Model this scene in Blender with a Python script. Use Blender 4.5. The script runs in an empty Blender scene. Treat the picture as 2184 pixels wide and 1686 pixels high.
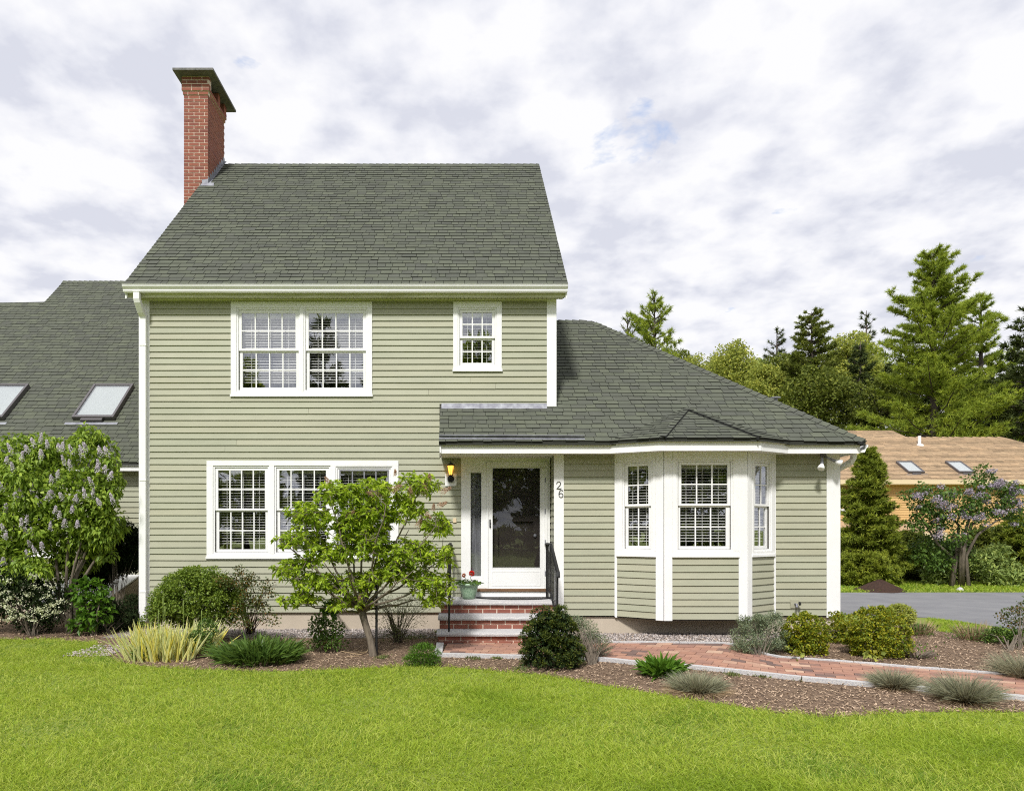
import bpy, math, random
import numpy as np
from mathutils import Vector

C = bpy.context.scene.collection
sc = bpy.context.scene
rng = np.random.default_rng(26)
random.seed(26)
R = math.radians

# ------------------------------------------------------------------ camera
F, CX, HY, CZ = 1456.0, 985.0, 1125.0, 1.66      # focal length and principal point of the photograph
SRC = 1.3663                                      # photograph pixels per working pixel
cam_d = bpy.data.cameras.new('camera')
cam = bpy.data.objects.new('camera', cam_d)
C.objects.link(cam)
cam.location = (0, 0, CZ)
cam.rotation_euler = (R(90), 0, 0)
cam_d.sensor_width = 36
cam_d.lens = F / 2184 * 36
cam_d.shift_x = (1092 - CX) / 2184
cam_d.shift_y = (HY - 843) / 2184
cam_d.clip_end = 900
sc.camera = cam

# ------------------------------------------------------------------ render settings
sc.render.engine = 'CYCLES'
sc.cycles.use_denoising = False
sc.cycles.use_adaptive_sampling = False
sc.cycles.sample_clamp_indirect = 4
sc.cycles.filter_width = 1.1
sc.render.filter_size = 1.1
sc.cycles.max_bounces = 8
sc.cycles.transparent_max_bounces = 12
sc.cycles.diffuse_bounces = 3
sc.cycles.caustics_reflective = False
sc.cycles.caustics_refractive = False
sc.view_settings.view_transform = 'Standard'
sc.view_settings.look = 'None'
sc.view_settings.gamma = 1
sc.view_settings.use_curve_mapping = False
sc.view_settings.exposure = 0.9

# ------------------------------------------------------------------ sky and sun
SUN_EL, SUN_AZ = R(49), R(198)     # high behind the camera, a little to its right
world = bpy.data.worlds.new('World')
sc.world = world
world.use_nodes = True
wn, wl = world.node_tree.nodes, world.node_tree.links
wn.clear()
def N(nodes, kind, **kw):
    n = nodes.new(kind)
    for k, v in kw.items():
        setattr(n, k, v)
    return n
w_out = N(wn, 'ShaderNodeOutputWorld')
w_bg = N(wn, 'ShaderNodeBackground')
w_bg.inputs['Strength'].default_value = 0.1
w_sky = N(wn, 'ShaderNodeTexSky', sky_type='NISHITA')
w_sky.sun_disc = False
w_sky.sun_elevation = SUN_EL
w_sky.sun_rotation = SUN_AZ
w_geo = N(wn, 'ShaderNodeTexCoord')
w_sep = N(wn, 'ShaderNodeSeparateXYZ')
wl.new(w_geo.outputs['Generated'], w_sep.inputs[0])
# direction -> point on a flat cloud deck
w_z = N(wn, 'ShaderNodeMath', operation='MAXIMUM'); w_z.inputs[1].default_value = 0.0
wl.new(w_sep.outputs['Z'], w_z.inputs[0])
w_z2 = N(wn, 'ShaderNodeMath', operation='ADD'); w_z2.inputs[1].default_value = 0.17
wl.new(w_z.outputs[0], w_z2.inputs[0])
w_x = N(wn, 'ShaderNodeMath', operation='DIVIDE'); wl.new(w_sep.outputs['X'], w_x.inputs[0]); wl.new(w_z2.outputs[0], w_x.inputs[1])
w_y = N(wn, 'ShaderNodeMath', operation='DIVIDE'); wl.new(w_sep.outputs['Y'], w_y.inputs[0]); wl.new(w_z2.outputs[0], w_y.inputs[1])
w_c = N(wn, 'ShaderNodeCombineXYZ'); wl.new(w_x.outputs[0], w_c.inputs[0]); wl.new(w_y.outputs[0], w_c.inputs[1])
def wnoise(scale, detail, rough, off, dist=0.0):
    m = N(wn, 'ShaderNodeMapping'); m.inputs['Location'].default_value = off
    wl.new(w_c.outputs[0], m.inputs['Vector'])
    n = N(wn, 'ShaderNodeTexNoise'); n.inputs['Scale'].default_value = scale
    n.inputs['Detail'].default_value = detail; n.inputs['Roughness'].default_value = rough
    n.inputs['Distortion'].default_value = dist
    wl.new(m.outputs[0], n.inputs['Vector'])
    return n.outputs['Fac']
def wramp(src, stops):
    r = N(wn, 'ShaderNodeValToRGB')
    e = r.color_ramp.elements
    e[0].position, e[0].color = stops[0][0], (*stops[0][1], 1)
    e[1].position, e[1].color = stops[-1][0], (*stops[-1][1], 1)
    for p, c in stops[1:-1]:
        x = e.new(p); x.color = (*c, 1)
    wl.new(src, r.inputs[0])
    return r.outputs['Color']
# the difference between two nearby samples lights the upper edges of the puffs
w_base = wnoise(4.8, 8, 0.54, (5.2, 3.4, 0.4), 0.0)
w_n1 = wnoise(6.2, 8, 0.5, (1.1, 4.7, 0.4), 0.1)
w_n2 = wnoise(6.2, 8, 0.5, (1.13, 4.58, 0.4), 0.1)
w_d = N(wn, 'ShaderNodeMath', operation='SUBTRACT'); wl.new(w_n1, w_d.inputs[0]); wl.new(w_n2, w_d.inputs[1])
w_m = N(wn, 'ShaderNodeMath', operation='MULTIPLY_ADD'); wl.new(w_d.outputs[0], w_m.inputs[0]); w_m.inputs[1].default_value = 0.55; wl.new(w_base, w_m.inputs[2])
shade = wramp(w_m.outputs[0], [(0.35, (3.85, 3.95, 4.45)), (0.44, (4.45, 4.52, 4.9)), (0.515, (4.9, 4.93, 5.2)), (0.60, (5.3, 5.3, 5.4))])
gaps = wramp(wnoise(4.4, 6, 0.58, (1.16, 0.4, 2.0), 0.2), [(0.262, (0, 0, 0)), (0.34, (1, 1, 1))])
w_mix = N(wn, 'ShaderNodeMix', data_type='RGBA')
w_boost = N(wn, 'ShaderNodeMix', data_type='RGBA')
w_boost.inputs[0].default_value = 0.8
w_boost.inputs[7].default_value = (2.9, 3.5, 4.9, 1)
wl.new(w_sky.outputs[0], w_boost.inputs[6])
wl.new(gaps, w_mix.inputs[0]); wl.new(w_boost.outputs[2], w_mix.inputs[6]); wl.new(shade, w_mix.inputs[7])
wl.new(w_mix.outputs[2], w_bg.inputs['Color'])
wl.new(w_bg.outputs[0], w_out.inputs[0])

sun_d = bpy.data.lights.new('sun', 'SUN')
sun = bpy.data.objects.new('sun', sun_d); C.objects.link(sun)
sun_d.energy = 2.3
sun_d.angle = R(7)
sun_d.color = (1, 0.975, 0.935)
sun_dir = Vector((math.sin(SUN_AZ) * math.cos(SUN_EL), math.cos(SUN_AZ) * math.cos(SUN_EL), math.sin(SUN_EL)))
sun.rotation_euler = sun_dir.to_track_quat('Z', 'Y').to_euler()
sun.location = (0, -5, 20)

# ------------------------------------------------------------------ helpers
def pix(x, y, Y):
    """working pixel + distance -> world point"""
    return Vector(((x - CX) * Y / F, Y, CZ - (y - HY) * Y / F))
def gnd(x, y, z=0.0):
    Y = (CZ - z) * F / (y - HY)
    return Vector(((x - CX) * Y / F, Y, z))

def tag(o, label=None, cat=None, group=None, kind=None):
    if label: o['label'] = label
    if cat: o['category'] = cat
    if group: o['group'] = group
    if kind: o['kind'] = kind
    return o
def thing(name, loc, label, cat, group=None):
    o = bpy.data.objects.new(name, None)
    o.empty_display_size = 0.2
    o.location = loc
    C.objects.link(o)
    return tag(o, label, cat, group)
def link(name, me, mat, parent=None, kind=None):
    o = bpy.data.objects.new(name, me)
    C.objects.link(o)
    if mat is not None and not me.materials:
        me.materials.append(mat)
    if parent is not None:
        o.parent = parent
        acc = Vector((0, 0, 0)); q = parent
        while q is not None:
            acc += q.location; q = q.parent
        o.matrix_parent_inverse.identity()
        o.location = -acc          # meshes are written in world coordinates
    if kind: o['kind'] = kind
    return o
def mesh_np(name, V, faces, var=None, h=None, smooth=False):
    """V (n,3); faces: list of (m,k) int arrays"""
    me = bpy.data.meshes.new(name)
    V = np.asarray(V, dtype=np.float32)
    me.vertices.add(len(V)); me.vertices.foreach_set('co', V.ravel())
    faces = [np.asarray(f, dtype=np.int32) for f in faces if len(f)]
    nl = sum(f.size for f in faces); nf = sum(len(f) for f in faces)
    me.loops.add(nl); me.polygons.add(nf)
    me.loops.foreach_set('vertex_index', np.concatenate([f.ravel() for f in faces]))
    starts, s = [], 0
    for f in faces:
        k = f.shape[1]
        starts.append(s + np.arange(len(f)) * k); s += f.size
    me.polygons.foreach_set('loop_start', np.concatenate(starts).astype(np.int32))
    if smooth: me.polygons.foreach_set('use_smooth', np.ones(nf, dtype=bool))
    for nm, a in (('var', var), ('h', h)):
        if a is not None:
            at = me.attributes.new(nm, 'FLOAT', 'POINT')
            at.data.foreach_set('value', np.asarray(a, dtype=np.float32))
    me.update(calc_edges=True)
    return me

BOXF = [(0, 3, 2, 1), (4, 5, 6, 7), (0, 1, 5, 4), (1, 2, 6, 5), (2, 3, 7, 6), (3, 0, 4, 7)]
class MB:
    def __init__(s): s.v = []; s.f = []; s.var = []; s.mi = []
    def add(s, vs, fs, var=0.0, mi=None):
        b = len(s.v); s.mi += list(mi) if mi else [0] * len(fs); s.v += [tuple(v) for v in vs]; s.f += [tuple(i + b for i in f) for f in fs]; s.var += [var] * len(vs)
    def hexa(s, p, var=0.0, mi=None):           # 8 corners: bottom ring then top ring
        s.add(p, BOXF, var, mi)
    def box(s, x0, x1, y0, y1, z0, z1, var=0.0):
        s.hexa([(x0, y0, z0), (x1, y0, z0), (x1, y1, z0), (x0, y1, z0), (x0, y0, z1), (x1, y0, z1), (x1, y1, z1), (x0, y1, z1)], var)
    def wbox(s, W, u0, u1, d0, d1, z0, z1, var=0.0):
        w = W.at
        s.hexa([w(u0, d1, z0), w(u1, d1, z0), w(u1, d0, z0), w(u0, d0, z0), w(u0, d1, z1), w(u1, d1, z1), w(u1, d0, z1), w(u0, d0, z1)], var)
    def extrude(s, prof, a, b, var=0.0):
        """profile points as vectors offset from a (and b); closed prism"""
        n = len(prof); a = Vector(a); b = Vector(b)
        vs = [a + Vector(p) for p in prof] + [b + Vector(p) for p in prof]
        fs = [tuple(range(n))[::-1], tuple(range(n, 2 * n))] + [(i, (i + 1) % n, n + (i + 1) % n, n + i) for i in range(n)]
        s.add(vs, fs, var)
    def tube(s, path, rad, seg=8, var=0.0, cap=True):
        path = [Vector(p) for p in path]; n = len(path)
        if not hasattr(rad, '__len__'): rad = [rad] * n
        vs = []; up = Vector((0.13, 0.31, 0.94))
        for i, p in enumerate(path):
            t = (path[min(i + 1, n - 1)] - path[max(i - 1, 0)]).normalized()
            a = t.cross(up)
            if a.length < 0.05: a = t.cross(Vector((1, 0, 0)))
            a.normalize(); b = t.cross(a)
            for k in range(seg):
                g = 2 * math.pi * k / seg
                vs.append(p + (a * math.cos(g) + b * math.sin(g)) * rad[i])
        fs = [(i * seg + k, i * seg + (k + 1) % seg, (i + 1) * seg + (k + 1) % seg, (i + 1) * seg + k) for i in range(n - 1) for k in range(seg)]
        if cap: fs += [tuple(range(seg))[::-1], tuple(range((n - 1) * seg, n * seg))]
        s.add(vs, fs, var)
    def lathe(s, c, prof, seg=24, var=0.0):
        """prof: list of (r, z)"""
        vs = []; n = len(prof)
        for r, z in prof:
            for k in range(seg):
                g = 2 * math.pi * k / seg
                vs.append((c[0] + r * math.cos(g), c[1] + r * math.sin(g), c[2] + z))
        fs = [(i * seg + k, i * seg + (k + 1) % seg, (i + 1) * seg + (k + 1) % seg, (i + 1) * seg + k) for i in range(n - 1) for k in range(seg)]
        fs += [tuple(range(seg))[::-1], tuple(range((n - 1) * seg, n * seg))]
        s.add(vs, fs, var)
    def mesh(s, name, smooth=False):
        me = bpy.data.meshes.new(name)
        me.from_pydata(s.v, [], s.f)
        if any(s.mi): me.polygons.foreach_set('material_index', s.mi)
        if any(s.var):
            at = me.attributes.new('var', 'FLOAT', 'POINT'); at.data.foreach_set('value', s.var)
        if smooth: me.polygons.foreach_set('use_smooth', [True] * len(me.polygons))
        me.update()
        return me
    def build(s, name, mat, parent=None, kind=None, smooth=False, bevel=0):
        o = link(name, s.mesh(name, smooth), mat, parent, kind)
        if bevel:
            m = o.modifiers.new('bevel', 'BEVEL'); m.width = bevel; m.segments = 2; m.limit_method = 'ANGLE'; m.angle_limit = R(40)
        return o
class Wall:
    """a vertical wall plane: origin, direction; d counts outwards (to the viewer's side)"""
    def __init__(s, ox, oy, ex=1.0, ey=0.0):
        l = math.hypot(ex, ey); s.ox, s.oy, s.ex, s.ey = ox, oy, ex / l, ey / l
        s.nx, s.ny = s.ey, -s.ex
    def at(s, u, d, z): return (s.ox + u * s.ex + d * s.nx, s.oy + u * s.ey + d * s.ny, z)
    def uz(s, xs, ys):
        """photograph pixel -> (u, z) on the wall"""
        dx = (xs / SRC - CX) / F; dz = -(ys / SRC - HY) / F
        u = (dx * s.oy - s.ox) / (s.ex - dx * s.ey)
        return u, CZ + (s.oy + u * s.ey) * dz
    def rect(s, x0, x1, y0, y1):
        u0, z1 = s.uz(x0, y0); u1, _ = s.uz(x1, y0); _, z0 = s.uz(x0, y1)
        return (u0, u1, z0, z1)
def cells(rect, holes):
    us = sorted({rect[0], rect[1], *[min(max(h[i], rect[0]), rect[1]) for h in holes for i in (0, 1)]})
    zs = sorted({rect[2], rect[3], *[min(max(h[i], rect[2]), rect[3]) for h in holes for i in (2, 3)]})
    for j in range(len(zs) - 1):
        run = None
        for i in range(len(us) - 1):
            cu, cz = (us[i] + us[i + 1]) / 2, (zs[j] + zs[j + 1]) / 2
            free = not any(h[0] < cu < h[1] and h[2] < cz < h[3] for h in holes)
            if free: run = (run[0], us[i + 1]) if run else (us[i], us[i + 1])
            if (not free or i == len(us) - 2) and run:
                yield (run[0], run[1], zs[j], zs[j + 1]); run = None
def slab(mb, W, rect, holes, d0, d1):
    for c in cells(rect, holes): mb.wbox(W, c[0], c[1], d0, d1, c[2], c[3])
def grow(r, a): return (r[0] - a, r[1] + a, r[2] - a, r[3] + a)

# ------------------------------------------------------------------ materials
def material(name, col, rough=0.7, col2=None, scale=6.0, detail=5, bump=0.0, bump_scale=60.0, var=None, spec=0.3,
             metallic=0.0, translucent=None, dist=0.005, hcol=None, stretch=None, var_amt=1.0, emit=None):
    m = bpy.data.materials.new(name); m.use_nodes = True
    nt = m.node_tree; n, l = nt.nodes, nt.links
    b = n['Principled BSDF']
    b.inputs['Roughness'].default_value = rough
    b.inputs['Specular IOR Level'].default_value = spec
    b.inputs['Metallic'].default_value = metallic
    tc = n.new('ShaderNodeNewGeometry')
    vec = tc.outputs['Position']
    if stretch:
        mp = n.new('ShaderNodeMapping'); mp.inputs['Scale'].default_value = stretch
        l.new(vec, mp.inputs['Vector']); vec = mp.outputs[0]
    cur = n.new('ShaderNodeRGB'); cur.outputs[0].default_value = (*col, 1); cur = cur.outputs[0]
    if col2:
        t = n.new('ShaderNodeTexNoise'); t.inputs['Scale'].default_value = scale; t.inputs['Detail'].default_value = detail
        t.inputs['Roughness'].default_value = 0.62
        l.new(vec, t.inputs['Vector'])
        r = n.new('ShaderNodeMapRange'); r.inputs[1].default_value = 0.36; r.inputs[2].default_value = 0.64
        l.new(t.outputs['Fac'], r.inputs[0])
        mx = n.new('ShaderNodeMix'); mx.data_type = 'RGBA'
        mx.inputs[7].default_value = (*col2, 1)
        l.new(r.outputs[0], mx.inputs[0]); l.new(cur, mx.inputs[6]); cur = mx.outputs[2]
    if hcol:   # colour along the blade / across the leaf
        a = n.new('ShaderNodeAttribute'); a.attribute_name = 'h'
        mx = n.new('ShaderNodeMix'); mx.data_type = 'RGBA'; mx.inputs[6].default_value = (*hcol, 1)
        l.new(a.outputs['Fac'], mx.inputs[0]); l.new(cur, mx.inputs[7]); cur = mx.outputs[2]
    if var:    # list of colours spread over the pieces
        a = n.new('ShaderNodeAttribute'); a.attribute_name = 'var'
        oi = n.new('ShaderNodeObjectInfo')
        ad = n.new('ShaderNodeMath'); ad.operation = 'ADD'; l.new(a.outputs['Fac'], ad.inputs[0]); l.new(oi.outputs['Random'], ad.inputs[1])
        fr = n.new('ShaderNodeMath'); fr.operation = 'FRACT'; l.new(ad.outputs[0], fr.inputs[0])
        rp = n.new('ShaderNodeValToRGB'); rp.color_ramp.interpolation = 'LINEAR'
        e = rp.color_ramp.elements
        e[0].position = 0; e[0].color = (*var[0], 1); e[1].position = 1; e[1].color = (*var[-1], 1)
        for i, c in enumerate(var[1:-1]):
            x = e.new((i + 1) / (len(var) - 1)); x.color = (*c, 1)
        l.new(fr.outputs[0], rp.inputs[0])
        mx = n.new('ShaderNodeMix'); mx.data_type = 'RGBA'; mx.blend_type = 'MULTIPLY'; mx.inputs[0].default_value = var_amt
        l.new(cur, mx.inputs[6]); l.new(rp.outputs[0], mx.inputs[7]); cur = mx.outputs[2]
    l.new(cur, b.inputs['Base Color'])
    if bump:
        t = n.new('ShaderNodeTexNoise'); t.inputs['Scale'].default_value = bump_scale; t.inputs['Detail'].default_value = 4
        l.new(vec, t.inputs['Vector'])
        bp = n.new('ShaderNodeBump'); bp.inputs['Strength'].default_value = bump; bp.inputs['Distance'].default_value = dist
        l.new(t.outputs['Fac'], bp.inputs['Height']); l.new(bp.outputs[0], b.inputs['Normal'])
    if translucent:
        tr = n.new('ShaderNodeBsdfTranslucent'); l.new(cur, tr.inputs['Color'])
        ms = n.new('ShaderNodeMixShader'); ms.inputs[0].default_value = translucent
        l.new(b.outputs[0], ms.inputs[1]); l.new(tr.outputs[0], ms.inputs[2])
        l.new(ms.outputs[0], n['Material Output'].inputs[0])
    if emit:
        b.inputs['Emission Color'].default_value = (*emit[0], 1); b.inputs['Emission Strength'].default_value = emit[1]
    return m
def glass(name, refl, tint=(1, 1, 1)):
    m = bpy.data.materials.new(name); m.use_nodes = True
    n, l = m.node_tree.nodes, m.node_tree.links
    n.remove(n['Principled BSDF'])
    t = n.new('ShaderNodeBsdfTransparent'); t.inputs[0].default_value = (*tint, 1)
    g = n.new('ShaderNodeBsdfGlossy'); g.inputs['Roughness'].default_value = 0.0; g.inputs[0].default_value = (0.95, 0.97, 1, 1)
    lw = n.new('ShaderNodeLayerWeight'); lw.inputs[0].default_value = 0.25
    pw = n.new('ShaderNodeMath'); pw.operation = 'POWER'; pw.inputs[1].default_value = 4.0; lw.inputs[0].default_value = 0.5
    l.new(lw.outputs['Facing'], pw.inputs[0])
    mr = n.new('ShaderNodeMapRange'); mr.inputs[3].default_value = refl; mr.inputs[4].default_value = 0.9
    l.new(pw.outputs[0], mr.inputs[0])
    # faint waviness of real window glass
    tx = n.new('ShaderNodeTexNoise'); tx.inputs['Scale'].default_value = 3.0; tx.inputs['Detail'].default_value = 1
    ge = n.new('ShaderNodeNewGeometry'); l.new(ge.outputs['Position'], tx.inputs['Vector'])
    bp = n.new('ShaderNodeBump'); bp.inputs['Strength'].default_value = 0.25; bp.inputs['Distance'].default_value = 0.004
    l.new(tx.outputs['Fac'], bp.inputs['Height']); l.new(bp.outputs[0], g.inputs['Normal'])
    ms = n.new('ShaderNodeMixShader'); l.new(mr.outputs[0], ms.inputs[0]); l.new(t.outputs[0], ms.inputs[1]); l.new(g.outputs[0], ms.inputs[2])
    l.new(ms.outputs[0], n['Material Output'].inputs[0])
    return m

M = {}
M['siding'] = material('sage_siding', (0.35, 0.352, 0.263), 0.55, (0.388, 0.388, 0.292), 1.3, bump=0.15, bump_scale=90, var=[(0.93, 0.95, 0.93), (1, 1, 1), (1.0, 0.98, 0.95)], stretch=(1, 1, 4))
M['white'] = material('white_trim', (0.84, 0.84, 0.84), 0.45, (0.79, 0.79, 0.78), 2.0, bump=0.05, bump_scale=40)
M['soffit'] = material('soffit_paint', (0.70, 0.70, 0.58), 0.6, (0.62, 0.62, 0.44), 1.6, stretch=(1, 1, 3))
M['fascia'] = material('weathered_fascia', (0.62, 0.62, 0.46), 0.6, (0.44, 0.44, 0.28), 1.4, stretch=(1, 1, 6))
M['shingle'] = material('asphalt_shingle', (0.108, 0.115, 0.092), 0.95, (0.094, 0.100, 0.081), 3.5, bump=0.6, bump_scale=260, dist=0.004, spec=0.15,
                        var=[(0.82, 0.82, 0.85), (0.93, 0.94, 0.92), (1.0, 1.02, 0.96), (1.07, 1.09, 1.0), (0.87, 0.86, 0.90), (0.97, 1.0, 0.94)])
M['butt'] = material('shingle_butt', (0.022, 0.023, 0.022), 0.95)  # dark cut asphalt edge, its tone also standing in for shade under the lip
M['shingle_edge'] = material('roof_deck', (0.035, 0.037, 0.03), 0.95)
M['tan_shingle'] = material('tan_shingle', (0.42, 0.30, 0.185), 0.95, (0.33, 0.235, 0.145), 2.5, var=[(0.8, 0.8, 0.8), (1.1, 1.08, 1.05), (0.92, 0.9, 0.9), (1.2, 1.15, 1.1)], bump=0.4, bump_scale=90)
M['tan_siding'] = material('ochre_siding', (0.54, 0.34, 0.145), 0.7, (0.60, 0.39, 0.17), 1.5)
M['cream'] = material('cream_trim', (0.68, 0.55, 0.36), 0.6)
M['brick'] = material('red_brick', (0.29, 0.105, 0.078), 0.9, (0.235, 0.092, 0.07), 14, bump=0.4, bump_scale=160, dist=0.003, spec=0.15,
                      var=[(0.8, 0.8, 0.85), (1, 1, 1), (1.12, 1.1, 1.0), (0.9, 0.95, 0.95)])
M['mortar'] = material('mortar', (0.74, 0.62, 0.51), 0.95, (0.62, 0.50, 0.41), 20, bump=0.3, bump_scale=120)
M['paver'] = material('clay_paver', (0.37, 0.21, 0.155), 0.9, (0.31, 0.175, 0.135), 8, bump=0.4, bump_scale=120, dist=0.003, spec=0.15,
                      var=[(0.45, 0.55, 0.65), (0.95, 0.95, 0.95), (1.1, 1.05, 1.0), (0.8, 0.8, 0.85), (1.15, 1.15, 1.1), (1, 0.95, 0.9), (1.45, 1.75, 1.7)])
M['paver_joint'] = material('joint_sand', (0.12, 0.085, 0.06), 0.95, (0.08, 0.06, 0.045), 30)
M['granite'] = material('granite', (0.60, 0.58, 0.55), 0.8, (0.36, 0.36, 0.39), 85, detail=8, bump=0.6, bump_scale=70, dist=0.008, spec=0.2)
M['concrete'] = material('concrete', (0.52, 0.45, 0.36), 0.9, (0.45, 0.385, 0.305), 1.5, bump=0.2, bump_scale=50, stretch=(1, 1, 0.5))
M['cap'] = material('cap_concrete', (0.21, 0.205, 0.195), 0.95, (0.12, 0.12, 0.115), 14, bump=0.5, bump_scale=60, dist=0.01)
M['metal'] = material('lead_flashing', (0.33, 0.34, 0.37), 0.55, (0.20, 0.20, 0.235), 9, metallic=0.3, bump=0.3, bump_scale=20)
M['dark_metal'] = material('skylight_cladding', (0.13, 0.12, 0.125), 0.4, metallic=0.3)
M['black'] = material('black_iron', (0.015, 0.015, 0.016), 0.45, bump=0.2, bump_scale=80)
M['interior'] = material('interior_wall', (0.10, 0.095, 0.085), 0.9)  # dark colour stands in for the dim light indoors
M['slat'] = material('blind_slat', (0.86, 0.86, 0.84), 0.5)
M['curtain'] = material('sheer_curtain', (0.55, 0.56, 0.60), 0.9, (0.25, 0.255, 0.28), 26, stretch=(1, 1, 0.04))
M['shade'] = material('skylight_pale_backing', (0.50, 0.55, 0.52), 0.3)  # pale tone imitates sky reflected in the skylight glass
M['glass'] = glass('window_glass', 0.18)
M['door_glass'] = glass('storm_glass', 0.05, (0.85, 0.85, 0.85))
M['wood'] = material('oak_threshold', (0.23, 0.13, 0.07), 0.6, (0.16, 0.09, 0.05), 12, stretch=(0.3, 1, 1))
M['dark_door'] = material('inner_door', (0.055, 0.045, 0.04), 0.5)
M['asphalt'] = material('asphalt', (0.20, 0.20, 0.205), 0.95, (0.165, 0.165, 0.175), 1.6, bump=0.3, bump_scale=70)
M['ground'] = material('turf_soil', (0.16, 0.21, 0.035), 0.95, (0.20, 0.24, 0.05), 3.0, bump=0.5, bump_scale=30, dist=0.02)
M['mulch_base'] = material('bark_mulch', (0.23, 0.155, 0.10), 0.95, (0.12, 0.08, 0.055), 14, bump=1.0, bump_scale=45, dist=0.03)
M['mulch_chip'] = material('mulch_chips', (0.33, 0.24, 0.165), 0.95, var=[(0.4, 0.38, 0.38), (0.8, 0.78, 0.74), (1.15, 1.12, 1.1), (1.75, 1.8, 1.85), (0.6, 0.55, 0.5)])
M['dark_mulch'] = material('dark_mulch', (0.085, 0.045, 0.03), 0.95, (0.05, 0.028, 0.02), 20, bump=1.0, bump_scale=50, dist=0.03, var=[(0.5, 0.5, 0.5), (1.2, 1.2, 1.2)])
M['pebble'] = material('pebble', (0.42, 0.38, 0.36), 0.85, var=[(0.45, 0.45, 0.48), (0.9, 0.85, 0.82), (1.3, 1.3, 1.3), (0.7, 0.62, 0.58)])
M['bark'] = material('grey_bark', (0.20, 0.165, 0.125), 0.95, (0.11, 0.09, 0.07), 30, bump=1.0, bump_scale=45, dist=0.01, stretch=(1, 1, 0.25))
M['pine_bark'] = material('pine_bark', (0.10, 0.08, 0.065), 0.95, (0.05, 0.04, 0.035), 8, bump=0.6, bump_scale=12, dist=0.03)
GV = [(0.55, 0.62, 0.5), (0.9, 0.92, 0.85), (1.1, 1.08, 1.0), (1.45, 1.3, 1.0), (0.8, 0.88, 0.9)]
def leafmat(name, col, tr=0.35, rough=0.5, var=GV, **k):
    M[name] = material(name, col, rough, var=var, translucent=tr, **k)
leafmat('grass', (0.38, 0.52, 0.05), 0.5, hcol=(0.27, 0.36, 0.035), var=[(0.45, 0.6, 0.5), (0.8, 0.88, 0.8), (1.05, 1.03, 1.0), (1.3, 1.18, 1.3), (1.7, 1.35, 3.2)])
leafmat('hydrangea_leaf', (0.34, 0.47, 0.04), 0.45)
leafmat('lilac_leaf', (0.25, 0.36, 0.05), 0.35)
leafmat('boxwood', (0.18, 0.26, 0.04), 0.3, 0.5)
leafmat('gold_box', (0.25, 0.28, 0.024), 0.35, 0.5, var=[(0.4, 0.6, 0.7), (0.7, 0.85, 0.8), (1.1, 1.08, 1.0), (1.9, 1.5, 1.0), (0.6, 0.8, 0.8)])
leafmat('holly', (0.024, 0.04, 0.015), 0.15, 0.75, spec=0.1)
leafmat('hinoki', (0.06, 0.085, 0.014), 0.2, 0.6, var=[(0.45, 0.55, 0.6), (0.8, 0.9, 0.9), (1.1, 1.1, 1), (2.2, 1.7, 1.0), (0.7, 0.8, 0.8)])
leafmat('perennial', (0.10, 0.175, 0.035), 0.3, 0.45)
leafmat('hosta', (0.09, 0.19, 0.02), 0.3, 0.4)
leafmat('rose_leaf', (0.085, 0.115, 0.03), 0.25, 0.4, var=[(0.6, 0.8, 0.7), (1, 1, 1), (2.2, 0.8, 0.6), (0.8, 0.9, 0.8), (1.2, 1.2, 1)])
leafmat('grey_leaf', (0.19, 0.235, 0.15), 0.25, 0.8)
leafmat('twig_leaf', (0.15, 0.18, 0.065), 0.3, 0.7)
leafmat('fescue', (0.30, 0.335, 0.23), 0.3, 0.8, hcol=(0.26, 0.19, 0.11), var=[(0.35, 0.38, 0.36), (1, 1, 1), (1.5, 1.45, 1.4), (0.6, 0.62, 0.55)])
leafmat('straw', (0.45, 0.34, 0.21), 0.3, 0.8, var=[(0.6, 0.58, 0.55), (1, 1, 1), (1.25, 1.22, 1.2)])
leafmat('iris', (0.80, 0.76, 0.30), 0.3, 0.5, hcol=(0.17, 0.30, 0.08), var=[(0.9, 0.95, 0.9), (1, 1, 1.25), (1.1, 1.05, 1.1), (1.15, 0.95, 0.25)])
leafmat('pine', (0.27, 0.345, 0.045), 0.35, 0.7)
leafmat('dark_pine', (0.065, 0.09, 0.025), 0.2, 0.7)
leafmat('hemlock', (0.15, 0.185, 0.032), 0.3, 0.7)
leafmat('spring_leaf', (0.36, 0.40, 0.09), 0.4, 0.7)
leafmat('arborvitae', (0.235, 0.285, 0.035), 0.3, 0.6)
leafmat('pale_shrub', (0.28, 0.36, 0.11), 0.3, 0.6)
leafmat('lilac_bloom', (0.72, 0.66, 0.76), 0.3, 0.8, var=[(0.7, 0.68, 0.72), (1, 1, 1), (1.4, 1.42, 1.3)])
leafmat('purple_bloom', (0.42, 0.36, 0.44), 0.3, 0.8, var=[(0.6, 0.58, 0.62), (1, 1, 1), (1.4, 1.42, 1.3)])
leafmat('white_bloom', (0.72, 0.74, 0.52), 0.3, 0.8, var=[(0.85, 0.85, 0.8), (1, 1, 1), (1.1, 1.1, 1.15)])
leafmat('dry_bloom', (0.55, 0.38, 0.27), 0.3, 0.9, var=[(0.6, 0.55, 0.55), (1, 1, 1), (1.35, 1.4, 1.45)])
M['red_flower'] = material('geranium_red', (0.75, 0.03, 0.02), 0.5, var=[(0.7, 0.7, 0.7), (1.1, 1.1, 1.1)])
M['orange_flower'] = material('faded_bloom', (0.5, 0.14, 0.05), 0.6, var=[(0.6, 0.6, 0.6), (1.2, 1.2, 1.2)])
M['pot'] = material('glazed_pot', (0.32, 0.44, 0.31), 0.35, (0.19, 0.30, 0.20), 42, detail=1, bump=0.35, bump_scale=42)

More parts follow.
